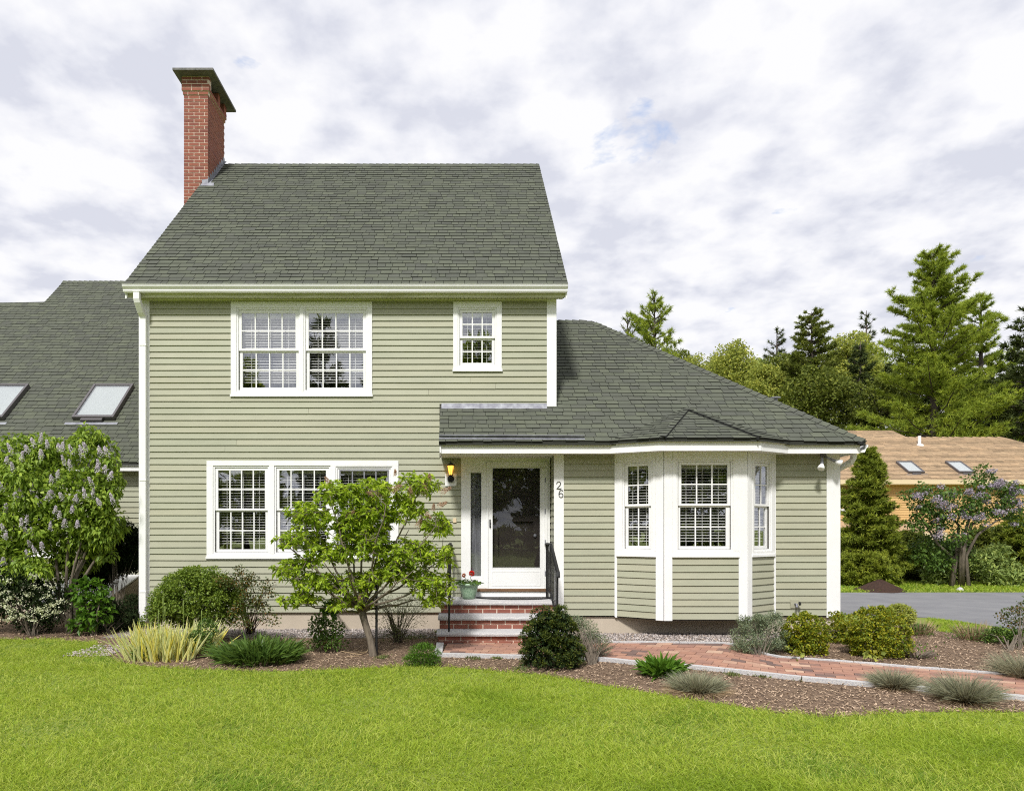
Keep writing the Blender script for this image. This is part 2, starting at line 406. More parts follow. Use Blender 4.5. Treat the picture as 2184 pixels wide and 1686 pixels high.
# ================================================================== THE HOUSE
house = thing('house', (0, 0, 0), 'sage green clapboard house with dark green shingled roofs, brick chimney and white trim', 'house')
YM, YW, YB, YL = 11.11, 10.67, 10.28, 13.4        # planes: main wall, wing, bay front, far left wing
main = Wall(0, YM); wing = Wall(0, YW); lwall = Wall(0, YL)
XML, XMR = -5.227, 1.518                          # main block
XWR = 5.877                                       # right end of the wing
ZF = 0.29                                         # bottom of the siding

def z_of(yD, Y): return CZ - (yD - HY) * Y / F
# --- openings, measured on the photograph (source pixels)
def unit(W, up, lo, nv, nh, screen=False):
    return dict(up=W.rect(*up), lo=W.rect(*lo), nv=nv, nh=nh, screen=screen)
WIN = [
    dict(W=main, trim=main.rect(674, 1085, 880.5, 1153), tilt=0.011, label='upstairs double window reflecting sky and pines', units=[
        unit(main, (704.4, 861, 912, 1015.6), (705.8, 862.3, 1026.6, 1128), 3, 1),
        unit(main, (899.4, 1057.4, 912, 1015.6), (901, 1058, 1026.6, 1128), 3, 1)]),
    dict(W=main, trim=main.rect(1320.7, 1462, 880, 1080), label='small upstairs window under the eave', units=[
        unit(main, (1347.7, 1434, 910.4, 978.7), (1347.7, 1433.5, 989.9, 1055.8), 2, 1)]),
    dict(W=main, trim=main.rect(603.6, 1161.6, 1342.6, 1623.8), label='wide ground floor triple window behind the small tree', units=[
        unit(main, (635.7, 771.7, 1370, 1480.6), (637.2, 772.3, 1490.5, 1599.7), 3, 1),
        unit(main, (814, 949.7, 1370, 1480.6), (815.2, 950.5, 1490.5, 1599.7), 3, 1),
        unit(main, (992.5, 1129.4, 1372, 1480.6), (993, 1130, 1490.5, 1599.7), 3, 1, True)]),
]
def build_window(w, parent, mdepth=0.03):
    W = w['W']
    mb = MB()
    outs = []
    for u in w['units']:
        a, b = u['up'], u['lo']
        outs.append((min(a[0], b[0]), max(a[1], b[1]), b[2], a[3]))
    slab(mb, W, w['trim'], [grow(o, 0.075) for o in outs], -0.02, mdepth)
    # projecting drip edge / sill
    t = w['trim']
    win = mb.build('window', M['white'], parent, bevel=0.003)
    if w.get('label'): win['label'] = w['label']
    sb = MB(); sb.wbox(W, t[0] - 0.01, t[1] + 0.01, mdepth - 0.01, mdepth + 0.012, t[2] - 0.018, t[2] + 0.02)
    sb.build('sill', M['white'], win)
    for u, o in zip(w['units'], outs):
        fb = MB()
        slab(fb, W, grow(o, 0.075), [grow(o, 0.048)], -0.05, 0.016)
        # dark recessed channel between frame and sash
        fb.build('window_frame', M['white'], win, bevel=0.003)
        zm = (u['up'][2] + u['lo'][3]) / 2
        for key, d in (('up', 0.0), ('lo', -0.025)):
            g = u[key]
            ob = (o[0] - 0.046, o[1] + 0.046, zm - 0.004 if key == 'up' else o[2] - 0.046, o[3] + 0.046 if key == 'up' else zm + 0.02)
            s2 = MB(); slab(s2, W, ob, [g], d - 0.03, d)
            sash = s2.build('sash', M['white'], win, bevel=0.002)
            if u['screen']:
                s3 = MB(); slab(s3, W, grow(g, 0.022), [grow(g, 0.004)], 0.002, 0.008)
                s3.build('screen_frame', M['metal'], win)
            nv, nh = u['nv'], u['nh']
            du, dz = (g[1] - g[0]) / (nv + 1), (g[3] - g[2]) / (nh + 1)
            bw = 0.0095
            for i in range(nv + 1):
                for j in range(nh + 1):
                    p = MB(); e = 0.0
                    u0 = g[0] + i * du; z0 = g[2] + j * dz
                    p.wbox(W, u0, u0 + du, d - 0.018, d - 0.014, z0, z0 + dz)
                    p.build('pane', M['glass'], win)
            mt = M['white'] if not u['screen'] else M['metal']
            for i in range(nv):
                p = MB(); c = g[0] + (i + 1) * du
                p.wbox(W, c - bw, c + bw, d - 0.012, d - 0.004, g[2], g[3]); p.build('muntin', mt, win)
            for j in range(nh):
                c = g[2] + (j + 1) * dz
                for i in range(nv + 1):
                    p = MB(); p.wbox(W, g[0] + i * du + (bw if i else 0), g[0] + (i + 1) * du - (bw if i < nv else 0), d - 0.012, d - 0.004, c - bw, c + bw)
                    p.build('muntin', mt, win)
        # blind: head rail, slats, ladder cords
        pitch = 0.0435
        z = o[3] - 0.06
        hb = MB(); hb.wbox(W, o[0] - 0.02, o[1] + 0.02, -0.15, -0.10, o[3] - 0.045, o[3] + 0.02); hb.build('blind_head', M['slat'], win)
        n = int((o[3] - 0.05 - (o[2] + 0.03)) / pitch)
        sl = MB()
        a, b = W.at, 0.0
        u0, u1 = o[0] - 0.02, o[1] + 0.02
        k_ = w.get('tilt', 0.004)
        sl.add([W.at(u0, -0.128, k_), W.at(u1, -0.128, k_), W.at(u1, -0.09, -k_), W.at(u0, -0.09, -k_),
                W.at(u0, -0.128, k_ + .003), W.at(u1, -0.128, k_ + .003), W.at(u1, -0.09, .003 - k_), W.at(u0, -0.09, .003 - k_)],
               [(0, 1, 2, 3), (7, 6, 5, 4), (0, 4, 5, 1), (2, 6, 7, 3), (1, 5, 6, 2), (0, 3, 7, 4)])
        sm = sl.mesh('slat')
        for i in range(n):
            so = link('slat', sm, M['slat'], win)
            so.location.z += z - i * pitch + random.uniform(-0.001, 0.001)
        cb = MB()
        for f in ((0.17, 0.5, 0.83) if o[1] - o[0] > 0.6 else (0.2, 0.8)):
            c = u0 + (u1 - u0) * f
            cb.wbox(W, c - 0.004, c + 0.004, -0.086, -0.084, o[2], o[3])
        cb.build('blind_cord', M['slat'], win)
    return outs

def clapboards(W, u0, u1, zl, holes, parent, one=None, thick=0.023):
    """zl: rising list of board bottoms, last value = top. holes are rects"""
    for i in range(len(zl) - 1):
        a, b = zl[i], zl[i + 1]
        bp = sorted({u0, u1, *[min(max(h[k], u0), u1) for h in holes for k in (0, 1) if h[2] < b and h[3] > a]})
        runs, cur = [], None
        for j in range(len(bp) - 1):
            c = (bp[j] + bp[j + 1]) / 2; lo, hi = a, b
            for h in holes:
                if h[0] < c < h[1] and h[2] < b and h[3] > a:
                    if h[2] <= a and h[3] >= b: lo = hi = a
                    elif h[2] <= a: lo = max(lo, h[3])
                    else: hi = min(hi, h[2])
            if hi - lo > 0.012:
                if cur is None: cur = []
                if cur and cur[-1][2:] == (lo, hi): cur[-1] = (cur[-1][0], bp[j + 1], lo, hi)
                else: cur.append((bp[j], bp[j + 1], lo, hi))
            elif cur: runs.append(cur); cur = None
        if cur: runs.append(cur)
        cut = []
        for run in runs:
            a_, b_ = run[0][0], run[-1][1]
            if one is None and len(run) == 1 and b_ - a_ > 2.4 and random.random() < 0.22:
                j = a_ + (b_ - a_) * random.uniform(0.25, 0.75)
                cut += [[(a_, j - 0.0015, *run[0][2:])], [(j + 0.0015, b_, *run[0][2:])]]
            else: cut.append(run)
        for run in cut:
            mb = one or MB()
            v = random.random()
            wob = random.uniform(-0.002, 0.002)
            for (p, q, lo, hi) in run:
                t0 = thick - (thick - 0.005) * (lo - a) / (b - a); t1 = thick - (thick - 0.005) * (hi - a) / (b - a)
                f0 = 0.001
                mb.hexa([W.at(p, t0, lo + wob), W.at(q, t0, lo - wob), W.at(q, f0, lo - wob), W.at(p, f0, lo + wob),
                         W.at(p, t1, hi + 0.004), W.at(q, t1, hi + 0.004), W.at(q, f0, hi + 0.004), W.at(p, f0, hi + 0.004)], v)
            if one is None: mb.build('clapboard', M['siding'], parent)

# rows of the main wall follow the photograph: a little closer towards the top
y, rows = 1304.6, []
while y > 640:
    rows.append(z_of(y, YM)); y -= 13.0 + 0.9 * (y - 640) / 665
rows_main = rows + [z_of(638.6, YM)]
if rows_main[-1] - rows_main[-2] < 0.03: rows_main.pop(-2)
porch_z = 3.636
door_u0 = main.uz(1343.9, 1500)[0]; door_u1 = 1.442
door_top = main.uz(1400, 1334)[1]
land_z = 0.542
holes = [w['trim'] for w in WIN]
door_hole = (door_u0, 1.6, 0, door_top)
roof_cut = (main.uz(1281, 1200)[0], 1.6, 2.80, main.uz(1281, 1177)[1])      # where the porch roof meets the wall
# walls (sheathing) with real openings
wall_mb = MB()
opening = []
for w in WIN:
    for u in w['units']:
        a, b = u['up'], u['lo']; opening.append(grow((min(a[0], b[0]), max(a[1], b[1]), b[2], a[3]), 0.047))
sl_glass = main.rect(1370, 1404, 1375, 1680)
dg = main.rect(1423, 1585.6, 1351.7, 1712.7)
slab(wall_mb, main, (XML, XMR, ZF, 5.5), opening + [(door_u0 + 0.02, 1.40, land_z, door_top - 0.02)], -0.12, 0.0)
wall_mb.box(XML, XML + 0.1, YM + 0.12, 18.7, ZF, 5.5); wall_mb.box(XMR - 0.1, XMR, YM + 0.12, 18.7, ZF, 5.5)
wall_mb.box(XML, XMR, 18.7, 18.8, ZF, 5.5); wall_mb.box(XML + 0.1, XMR - 0.1, YM + 0.121, 18.69, 2.55, 2.85)
# gable ends
for x0, x1 in ((XML, XML + 0.1), (XMR - 0.1, XMR)):
    wall_mb.add([(x0, YM, 5.502), (x0, 18.8, 5.502), (x0, 14.92, 9.33), (x1, YM, 5.502), (x1, 18.8, 5.502), (x1, 14.92, 9.33)],
                [(0, 1, 2), (5, 4, 3), (0, 3, 4, 1), (1, 4, 5, 2), (2, 5, 3, 0)])
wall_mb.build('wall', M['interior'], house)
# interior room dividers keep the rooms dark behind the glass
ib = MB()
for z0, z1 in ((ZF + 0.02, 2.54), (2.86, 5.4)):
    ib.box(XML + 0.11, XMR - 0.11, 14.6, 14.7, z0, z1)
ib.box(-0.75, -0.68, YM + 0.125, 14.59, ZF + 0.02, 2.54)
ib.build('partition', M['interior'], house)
clapboards(main, -5.074, 1.381, rows_main, holes + [door_hole, (roof_cut[0], 1.6, 0, roof_cut[3]), ], house) if False else None
hs = holes + [door_hole, roof_cut]
clapboards(main, -5.074, 1.381, rows_main, hs, house)
for w in WIN: build_window(w, house)

# gable end siding: joined, nothing of it shows from the street
sg = MB(); Wg = Wall(XMR, 18.8, 0, -1)         # direction -y, outward normal -x ... flipped below
for x, sgn in ((XMR, 1), (XML, -1)):
    z = 3.0 if sgn > 0 else ZF
    while z < 9.25:
        y0, y1 = (YM, 18.8) if z < 5.4 else (YM + (z - 5.4), 18.8 - (z - 5.4))
        if y1 - y0 > 0.1:
            xa, xb = (x + 0.001, x + 0.017) if sgn > 0 else (x - 0.017, x - 0.001)
            if sgn > 0: pts = [(xa, y0, z), (xb, y0, z), (xb, y1, z), (xa, y1, z), (xa, y0, z + 0.1), (xa + .004, y0, z + 0.1), (xa + .004, y1, z + 0.1), (xa, y1, z + 0.1)]
            else: pts = [(xa, y0, z), (xb, y0, z), (xb, y1, z), (xa, y1, z), (xb - .004, y0, z + 0.1), (xb, y0, z + 0.1), (xb, y1, z + 0.1), (xb - .004, y1, z + 0.1)]
            sg.hexa(pts, random.random())
        z += 0.102
sg.build('gable_siding', M['siding'], house, kind='stuff')

# corner boards
cb = MB(); cb.wbox(main, XML - 0.02, -5.074, 0.0, 0.024, ZF - 0.02, 5.372); cb.box(XML - 0.022, XML - 0.0012, YM + 0.001, YM + 0.10, ZF - 0.02, 5.37); cb.build('corner_board', M['white'], house, bevel=0.003)
cb = MB(); cb.wbox(main, 1.381, XMR + 0.02, 0.0, 0.024, porch_z - 0.05, 5.372); cb.box(XMR + 0.0012, XMR + 0.022, YM + 0.001, YM + 0.1, porch_z, 5.37); cb.build('corner_board', M['white'], house, bevel=0.003)

# ---- main roof
ZE, YE, ZR, YR = 5.53, 10.86, 9.59, 14.92
XRL, XRR = -5.378, 1.69
def roof_body(name, pts_top, thick, mat=None):
    """pts_top polygon (list of points) extruded down by thick"""
    n = len(pts_top); mb = MB()
    vs = [Vector(p) for p in pts_top] + [Vector(p) - Vector((0, 0, thick)) for p in pts_top]
    mb.add(vs, [tuple(range(n)), tuple(range(n, 2 * n))[::-1]] + [(i, n + i, n + (i + 1) % n, (i + 1) % n) for i in range(n)])
    return mb.build(name, mat or M['shingle_edge'], house)
def shingles(parent, O, eu, ev, vmax, bounds, e, mat, wmin, wmax, keep=0, name='shingle', name_stuff='shingle_field', wave=0.0055, butt=0.013):
    """rows of shingles on a roof plane; keep = how many of the lowest become objects, the rest one mesh"""
    O, eu, ev = Vector(O), Vector(eu).normalized(), Vector(ev).normalized(); n = eu.cross(ev).normalized()
    rest = MB(); cnt = 0; k = 0; v = -0.012
    ph = random.uniform(0, 6)
    while v < vmax:
        v1 = min(v + e, vmax)
        a0, b0 = bounds(max(v, 0)); a1, b1 = bounds(v1)
        u = a0 - random.uniform(0, wmin); last = False
        lo, hi = min(a0, a1), max(b0, b1)
        u = lo - random.uniform(0, wmin)
        while u < hi:
            w = random.uniform(wmin, wmax); u2 = u + w
            p0, q0 = max(u, a0), min(u2 - 0.007, b0); p1, q1 = max(u, a1), min(u2 - 0.007, b1)
            if q0 - p0 > 0.01 or q1 - p1 > 0.01:
                q0, q1 = max(q0, p0), max(q1, p1)
                wv = wave * (math.sin(u * 2.1 + k * 0.9 + ph) + math.sin(u * 5.3 + k * 2.3))
                h0 = butt + random.uniform(-0.002, 0.004); h1 = 0.003
                drop = random.choice((0, 0, 0.006, 0.012))
                def P(uu, vv, hh): return O + eu * uu + ev * vv + n * hh
                vb = v + wv - drop
                pts = [P(p0, vb, h0 - 0.02), P(q0, vb, h0 - 0.02), P(q1, v1 + wv + 0.01, -0.01), P(p1, v1 + wv + 0.01, -0.01),
                       P(p0, vb, h0), P(q0, vb, h0), P(q1, v1 + wv + 0.01, h1), P(p1, v1 + wv + 0.01, h1)]
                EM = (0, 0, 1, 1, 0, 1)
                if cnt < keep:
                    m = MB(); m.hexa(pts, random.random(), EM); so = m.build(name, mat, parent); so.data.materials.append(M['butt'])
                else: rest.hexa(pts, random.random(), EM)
                cnt += 1
            u = u2
        v += e; k += 1
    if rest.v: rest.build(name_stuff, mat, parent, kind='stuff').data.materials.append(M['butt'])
    return cnt
s2 = math.sqrt(0.5)
mroof = roof_body('roof', [(XRL, YE, ZE - 0.012), (XRR, YE, ZE - 0.012), (XRR, YR, ZR - 0.012), (XRR, 18.98, ZE - 0.012), (XRL, 18.98, ZE - 0.012), (XRL, YR, ZR - 0.012)], 0.05)
mroof['label'] = 'steep dark green shingled main roof'
Lm = (YR - YE) / s2
shingles(mroof, (0, YE, ZE), (1, 0, 0), (0, 1, 1), Lm, lambda v: (XRL, XRR), 0.127, M['shingle'], 0.10, 0.25)
shingles(mroof, (0, 18.98, ZE), (-1, 0, 0), (0, -1, 1), Lm, lambda v: (-XRR, -XRL), 0.127, M['shingle'], 0.3, 0.5, name_stuff='rear_shingle_field')
x = XRL
while x < XRR:
    c = MB(); x1 = min(x + 0.145, XRR)
    if x > XRL + 0.25:
        c.add([(x, YR - 0.12, ZR - 0.10), (x, YR, ZR + 0.028), (x, YR + 0.12, ZR - 0.10), (x1, YR - 0.12, ZR - 0.112), (x1, YR, ZR + 0.016), (x1, YR + 0.12, ZR - 0.112),
               (x, YR - 0.12, ZR - 0.125), (x, YR + 0.12, ZR - 0.125), (x1, YR - 0.12, ZR - 0.125), (x1, YR + 0.12, ZR - 0.125)],
              [(0, 3, 4, 1), (1, 4, 5, 2), (0, 1, 2, 7, 6), (5, 4, 3, 8, 9), (6, 8, 3, 0), (2, 5, 9, 7), (6, 7, 9, 8)], random.random())
        c.build('ridge_cap', M['shingle'], mroof)
    x += 0.14
# rake boards
for x0, x1 in ((XRL + 0.012, XRL + 0.035), (XRR - 0.035, XRR - 0.012)):
    rb = MB(); rb.add([(x0, YE + 0.02, ZE - 0.07), (x0, YE + 0.02, ZE - 0.22), (x0, YR, ZR - 0.25), (x0, YR, ZR - 0.07), (x1, YE + 0.02, ZE - 0.07), (x1, YE + 0.02, ZE - 0.22), (x1, YR, ZR - 0.25), (x1, YR, ZR - 0.07)],
                      [(0, 1, 2, 3), (7, 6, 5, 4), (0, 4, 5, 1), (1, 5, 6, 2), (2, 6, 7, 3), (3, 7, 4, 0)])
    rb.build('rake_board', M['white'], house)
# fascia, soffit boards, gutter
fb = MB(); fb.box(XRL + 0.02, XRR - 0.02, 10.92, 10.94, 5.345, 5.50); fb.build('fascia', M['fascia'], house)
sm = MB(); sm.box(-0.030, 0.030, 10.942, YM - 0.002, 5.374, 5.386); sme = sm.mesh('soffit_board')
x = XRL + 0.07
while x < XRR - 0.05:
    o = link('soffit_board', sme, M['soffit'], house); o.location.x += x; x += 0.0665
sb = MB(); sb.box(XRL + 0.03, XRR - 0.03, 10.942, YM, 5.39, 5.42); sb.build('soffit', M['shingle_edge'], house)
st = MB(); st.box(XML, 1.4, 11.085, 11.108, 5.345, 5.372) ; st.build('soffit_trim', M['soffit'], house)
def gutter(x0, x1, Y, z0, z1, parent=house, mat=None):
    h = z1 - z0
    pr = [(0, 0, 0), (0, -0.075, 0), (0, -0.085, 0.018), (0, -0.085, 0.35 * h), (0, -0.098, 0.5 * h), (0, -0.118, 0.74 * h), (0, -0.118, 0.98 * h), (0, -0.128, 0.98 * h), (0, -0.128, h), (0, -0.104, h), (0, -0.104, 0.8 * h), (0, -0.06, 0.3 * h), (0, -0.012, 0.3 * h), (0, -0.012, h), (0, 0, h)]
    g = MB(); g.extrude(pr, (x0, Y, z0), (x1, Y, z0)); return g.build('gutter', mat or M['white'], parent)
gutter(XRL, XRR - 0.012, 10.918, 5.402, 5.513)
# downspout on the left corner
ds = MB()
def rect_pipe(mb, path, a, b):
    path = [Vector(p) for p in path]; vs = []
    for i, p in enumerate(path):
        t = (path[min(i + 1, len(path) - 1)] - path[max(i - 1, 0)]).normalized()
        s = Vector((1, 0, 0)); s = (s - t * s.dot(t)).normalized(); w = t.cross(s)
        for q, r in ((-1, -1), (1, -1), (1, 1), (-1, 1)): vs.append(p + s * a * q / 2 + w * b * r / 2)
    n = len(path)
    mb.add(vs, [(4 * i + k, 4 * i + (k + 1) % 4, 4 * i + 4 + (k + 1) % 4, 4 * i + 4 + k) for i in range(n - 1) for k in range(4)] + [(0, 1, 2, 3), (4 * n - 1, 4 * n - 2, 4 * n - 3, 4 * n - 4)])
rect_pipe(ds, [(-5.17, 10.87, 5.41), (-5.17, 10.87, 5.30), (-5.165, 10.885, 5.26), (-5.16, 10.98, 5.13), (-5.155, 11.04, 5.08), (-5.15, 11.05, 5.02), (-5.15, 11.05, 0.16)], 0.10, 0.075)
dso = ds.build('downspout', M['white'], house, bevel=0.008)
for z in (4.6, 2.42, 0.62):
    st = MB(); st.box(-5.205, -5.094, 11.006, 11.086, z, z + 0.022); st.build('strap', M['white'], dso)

# ---- wing roof (front slope of a hipped roof, running down over the porch)
ze, ye, sl = 2.966, 10.28, 0.807
yr = 13.85; zr = ze + sl * (yr - ye)
xc, xr0 = 6.08, 2.635
evw = Vector((0, 1, sl)).normalized(); cosw = evw.y
Lw = (yr - ye) / cosw
vcut = (YM - ye) / cosw
def wing_b(v):
    Y = ye + v * cosw
    left = -0.346 if Y < YM - 0.01 else XMR + 0.004
    return (left, xc - (xc - xr0) * (Y - ye) / (yr - ye))
pts = [(-0.346, ye, ze), (xc, ye, ze), (xr0, yr, zr), (XMR, yr, zr), (XMR, YM, porch_z), (-0.346, YM, porch_z)]
wroof = roof_body('roof', [(p[0], p[1], p[2] - 0.012) for p in pts], 0.05)
wroof['label'] = 'lower green shingled roof over porch and right wing'
shingles(wroof, (0, ye, ze), (1, 0, 0), evw, Lw, wing_b, 0.127, M['shingle'], 0.13, 0.27, keep=290)
# right hip slope and back slope
side = [(xc, ye, ze), (xc, 17.42, ze), (xr0, yr, zr)]
sr = roof_body('roof', [(p[0], p[1], p[2] - 0.012) for p in side], 0.05)
eh = Vector((xr0 - xc, 0, zr - ze)).normalized()
Lh = math.hypot(xc - xr0, zr - ze)
shingles(sr, (xc, ye, ze), (0, 1, 0), eh, Lh, lambda v: (3.57 * v / Lh, 7.14 - 3.57 * v / Lh), 0.127, M['shingle'], 0.3, 0.5)
roof_body('roof', [(p[0], p[1], p[2] - 0.012) for p in [(xc, 17.42, ze), (XMR, 17.42, ze), (XMR, yr, zr), (xr0, yr, zr)]], 0.05)
def cap_run(A, B, down1, down2, parent, name='hip_cap', step=0.14, w=0.12):
    A, B = Vector(A), Vector(B); d = (B - A); n = int(d.length / step); d.normalize()
    d1, d2 = Vector(down1), Vector(down2)
    for i in range(n):
        a = A + d * step * i; b = A + d * (step * (i + 1) + 0.02)
        upv = (-(d1 + d2)).normalized(); upv = Vector((0, 0, 1))
        la, lb = 0.034, 0.018
        c = MB()
        p = [a + d1 * w + upv * (la - 0.008), a + upv * la, a + d2 * w + upv * (la - 0.008), b + d1 * w + upv * lb * 0.6, b + upv * lb, b + d2 * w + upv * lb * 0.6,
             a + d1 * w - upv * 0.02, a + d2 * w - upv * 0.02, b + d1 * w - upv * 0.02, b + d2 * w - upv * 0.02]
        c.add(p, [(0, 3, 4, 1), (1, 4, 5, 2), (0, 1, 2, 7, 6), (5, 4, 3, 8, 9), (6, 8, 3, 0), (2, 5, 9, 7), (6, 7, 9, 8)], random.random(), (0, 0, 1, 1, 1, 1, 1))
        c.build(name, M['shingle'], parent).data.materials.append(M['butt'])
hipd = (Vector((xr0, yr, zr)) - Vector((xc, ye, ze))).normalized()
nf = Vector((0, -sl, 1)).normalized(); ns = Vector((zr - ze, 0, xc - xr0)).normalized()
def inplane(nv, sgn):       # direction lying in the slope, square to the hip, pointing down
    v = nv.cross(hipd).normalized(); return v if v.z < 0 else -v
cap_run((xc, ye, ze), (xr0, yr, zr), inplane(nf, 1), inplane(ns, 1), wroof)
cap_run((XMR + 0.02, yr, zr), (xr0, yr, zr), Vector((0, -1, -sl)).normalized(), Vector((0, 1, -sl)).normalized(), wroof, 'ridge_cap')
# ---- bay roof
bl0, bl1, br1, br0 = 2.231, 2.872, 4.377, 4.942
yb = 9.92; ap = Vector((3.62, 11.06, 3.600))
def tri_roof(A, B, cap=False):
    A, B = Vector((*A, ze)), Vector((*B, ze))
    eu = (B - A).normalized(); L = (B - A).length
    foot = A + eu * ((ap - A).dot(eu)); ev = (ap - foot); H = ev.length; ev.normalize()
    uf = (ap - A).dot(eu)
    mb = MB()
    up = Vector((0, 0, 0.0))
    bt = [A + up, B + up, ap + up]
    mb.add([p - Vector((0, 0, 0.012)) for p in bt] + [p - Vector((0, 0, 0.05)) for p in bt], [(0, 1, 2), (5, 4, 3), (0, 3, 4, 1), (1, 4, 5, 2), (2, 5, 3, 0)])
    r = mb.build('roof', M['shingle_edge'], house)
    shingles(r, A, eu, ev, H - 0.02, lambda v: (uf * v / H, L - (L - uf) * v / H), 0.112, M['shingle'], 0.14, 0.28, keep=40, wave=0.002)
    return r
r1 = tri_roof((bl0, ye), (bl1, yb)); r2 = tri_roof((bl1, yb), (br1, yb)); r3 = tri_roof((br1, yb), (br0, ye))
r2['label'] = 'little hipped roof over the bay window'
nfb = Vector((0, -(ap.z - ze) / (ap.y - yb), 1)).normalized()
for (sx, other) in ((bl1, (bl0, ye)), (br1, (br0, ye))):
    A = Vector((sx, yb, ze)); d = (ap - A).normalized()
    O = Vector((*other, ze)); no = (A - O).cross(ap - O).normalized(); no = no if no.z > 0 else -no
    a = nfb.cross(d).normalized(); a = a if a.z < 0 else -a
    b = no.cross(d).normalized(); b = b if b.z < 0 else -b
    cap_run(A, ap, a, b, r2, step=0.13, w=0.09)
# snow diverter strip on the porch roof
def wp(xs, ys):             # photograph pixel -> point on the wing roof plane
    x, y = xs / SRC, ys / SRC
    k = (HY - y) / F; Y = (CZ - ze + sl * ye) / (sl - k)
    return Vector(((x - CX) * Y / F, Y, ze + sl * (Y - ye)))
a, b = wp(1280, 1281), wp(1704, 1283)
dv = MB(); nw = Vector((0, -sl, 1)).normalized()
for z0, z1, t in ((0.0, 0.05, 0.004),):
    dv.hexa([a + nw * 0.012, b + nw * 0.012, b + evw * 0.06 + nw * 0.012, a + evw * 0.06 + nw * 0.012, a + nw * 0.018, b + nw * 0.018, b + evw * 0.06 + nw * 0.018, a + evw * 0.06 + nw * 0.018])
    dv.hexa([a + evw * 0.05 + nw * 0.016, b + evw * 0.05 + nw * 0.016, b + evw * 0.056 + nw * 0.016, a + evw * 0.056 + nw * 0.016,
             a + evw * 0.035 + nw * 0.065, b + evw * 0.035 + nw * 0.065, b + evw * 0.041 + nw * 0.067, a + evw * 0.041 + nw * 0.067])
dvo = dv.build('rain_diverter', M['metal'], wroof)
# lead flashing where the porch roof meets the wall
fl = MB()
n = 16; x0 = -0.33
for i in range(n):
    xa, xb = x0 + (XMR - 0.14 - x0) * i / n, x0 + (XMR - 0.14 - x0) * (i + 1) / n
    j0, j1 = 0.006 * math.sin(i * 2.3), 0.006 * math.sin((i + 1) * 2.3)
    fl.hexa([(xa, 11.03 + j0, porch_z - 0.052), (xb, 11.03 + j1, porch_z - 0.052), (xb, 11.10, porch_z + 0.0), (xa, 11.10, porch_z + 0.0),
             (xa, 11.086, porch_z + 0.035), (xb, 11.086, porch_z + 0.035), (xb, 11.106, porch_z + 0.055), (xa, 11.106, porch_z + 0.055)])
fl.build('flashing', M['metal'], house)

# ---- wing walls
u0w = wing.uz(1615, 1500)[0]; u1w = wing.uz(1642.5, 1500)[0]
bu0, bu1 = 2.404, 4.881
wl_mb = MB()
slab(wl_mb, wing, (u0w + 0.01, XWR, ZF, ze - 0.06), [(bu0, bu1, ZF, 3.2)], -0.12, 0.0)
wl_mb.box(XWR - 0.1, XWR, YW + 0.12, 17.2, ZF, ze - 0.06)
wl_mb.box(u0w + 0.01, u0w + 0.11, YW + 0.121, YM + 0.3, ZF, ze - 0.06)
wl_mb.box(XMR, XWR, 17.2, 17.3, ZF, ze - 0.06)
wl_mb.box(u0w + 0.115, XWR - 0.105, YW + 0.13, 17.1, ZF + 0.001, ZF + 0.02)
wl_mb.box(XMR + 0.01, XWR - 0.105, YW + 0.13, 17.1, 2.84, 2.88)
wl_mb.box(XMR + 0.01, XWR - 0.105, 13.5, 13.55, ZF + 0.01, 2.83)
wl_mb.build('wall', M['interior'], house)
yy, rows = 1311.8, []
while yy > 968:
    rows.append(z_of(yy, YW)); yy -= 13.55 + 0.9 * (yy - 968) / 344
rows_w = rows + [z_of(969.5, YW)]
if rows_w[-1] - rows_w[-2] < 0.03: rows_w.pop(-2)
bu_l = wing.uz(1790, 1500)[0]
clapboards(wing, u1w, bu_l, rows_w, [], house)
ur0 = wing.uz(2259, 1500)[0]; ur1 = wing.uz(2407, 1500)[0]
clapboards(wing, ur0, ur1, rows_w, [], house)
cb = MB(); cb.wbox(wing, u0w - 0.006, u1w, 0, 0.024, ZF - 0.02, 2.90); pb = cb.build('corner_board', M['white'], house, bevel=0.003)
cb = MB(); cb.wbox(wing, ur1, XWR + 0.02, 0, 0.024, ZF - 0.03, 2.90); cb.box(XWR + 0.0012, XWR + 0.022, YW + 0.001, YW + 0.12, ZF - 0.03, 2.88); cb.build('corner_board', M['white'], house, bevel=0.003)
cb = MB(); cb.wbox(wing, bu_l, wing.uz(1797, 1500)[0] + 0.012, 0, 0.024, ZF - 0.01, 2.86); cb.build('corner_board', M['white'], house)
cb = MB(); cb.wbox(wing, wing.uz(2254, 1500)[0] - 0.012, ur0, 0, 0.024, ZF - 0.01, 2.86); cb.build('corner_board', M['white'], house)
# reveal wall left of the wing (faces the door) with its own boards
rev = Wall(u0w, YM, 0, -1)          # direction towards the viewer; outward normal = -x
mbr = MB()
for i in range(len(rows_w) - 1):
    a, b = rows_w[i], rows_w[i + 1]
    if a < 0.5: continue
    c = MB(); xo = u0w + 0.008
    c.hexa([(xo - 0.017, YW + 0.03, a), (xo, YW + 0.03, a), (xo, YM - 0.01, a), (xo - 0.017, YM - 0.01, a), (xo - 0.005, YW + 0.03, b), (xo, YW + 0.03, b), (xo, YM - 0.01, b), (xo - 0.005, YM - 0.01, b)], random.random())
    c.build('clapboard', M['siding'], house)
# right side siding of the wing, joined (faces away)
sg = MB(); z = ZF
while z < 2.85:
    x = XWR
    sg.hexa([(x + .001, YW + .12, z), (x + .017, YW + .12, z), (x + .017, 17.3, z), (x + .001, 17.3, z), (x + .001, YW + .12, z + .1), (x + .005, YW + .12, z + .1), (x + .005, 17.3, z + .1), (x + .001, 17.3, z + .1)], random.random()); z += 0.102
sg.build('side_siding', M['siding'], house, kind='stuff')
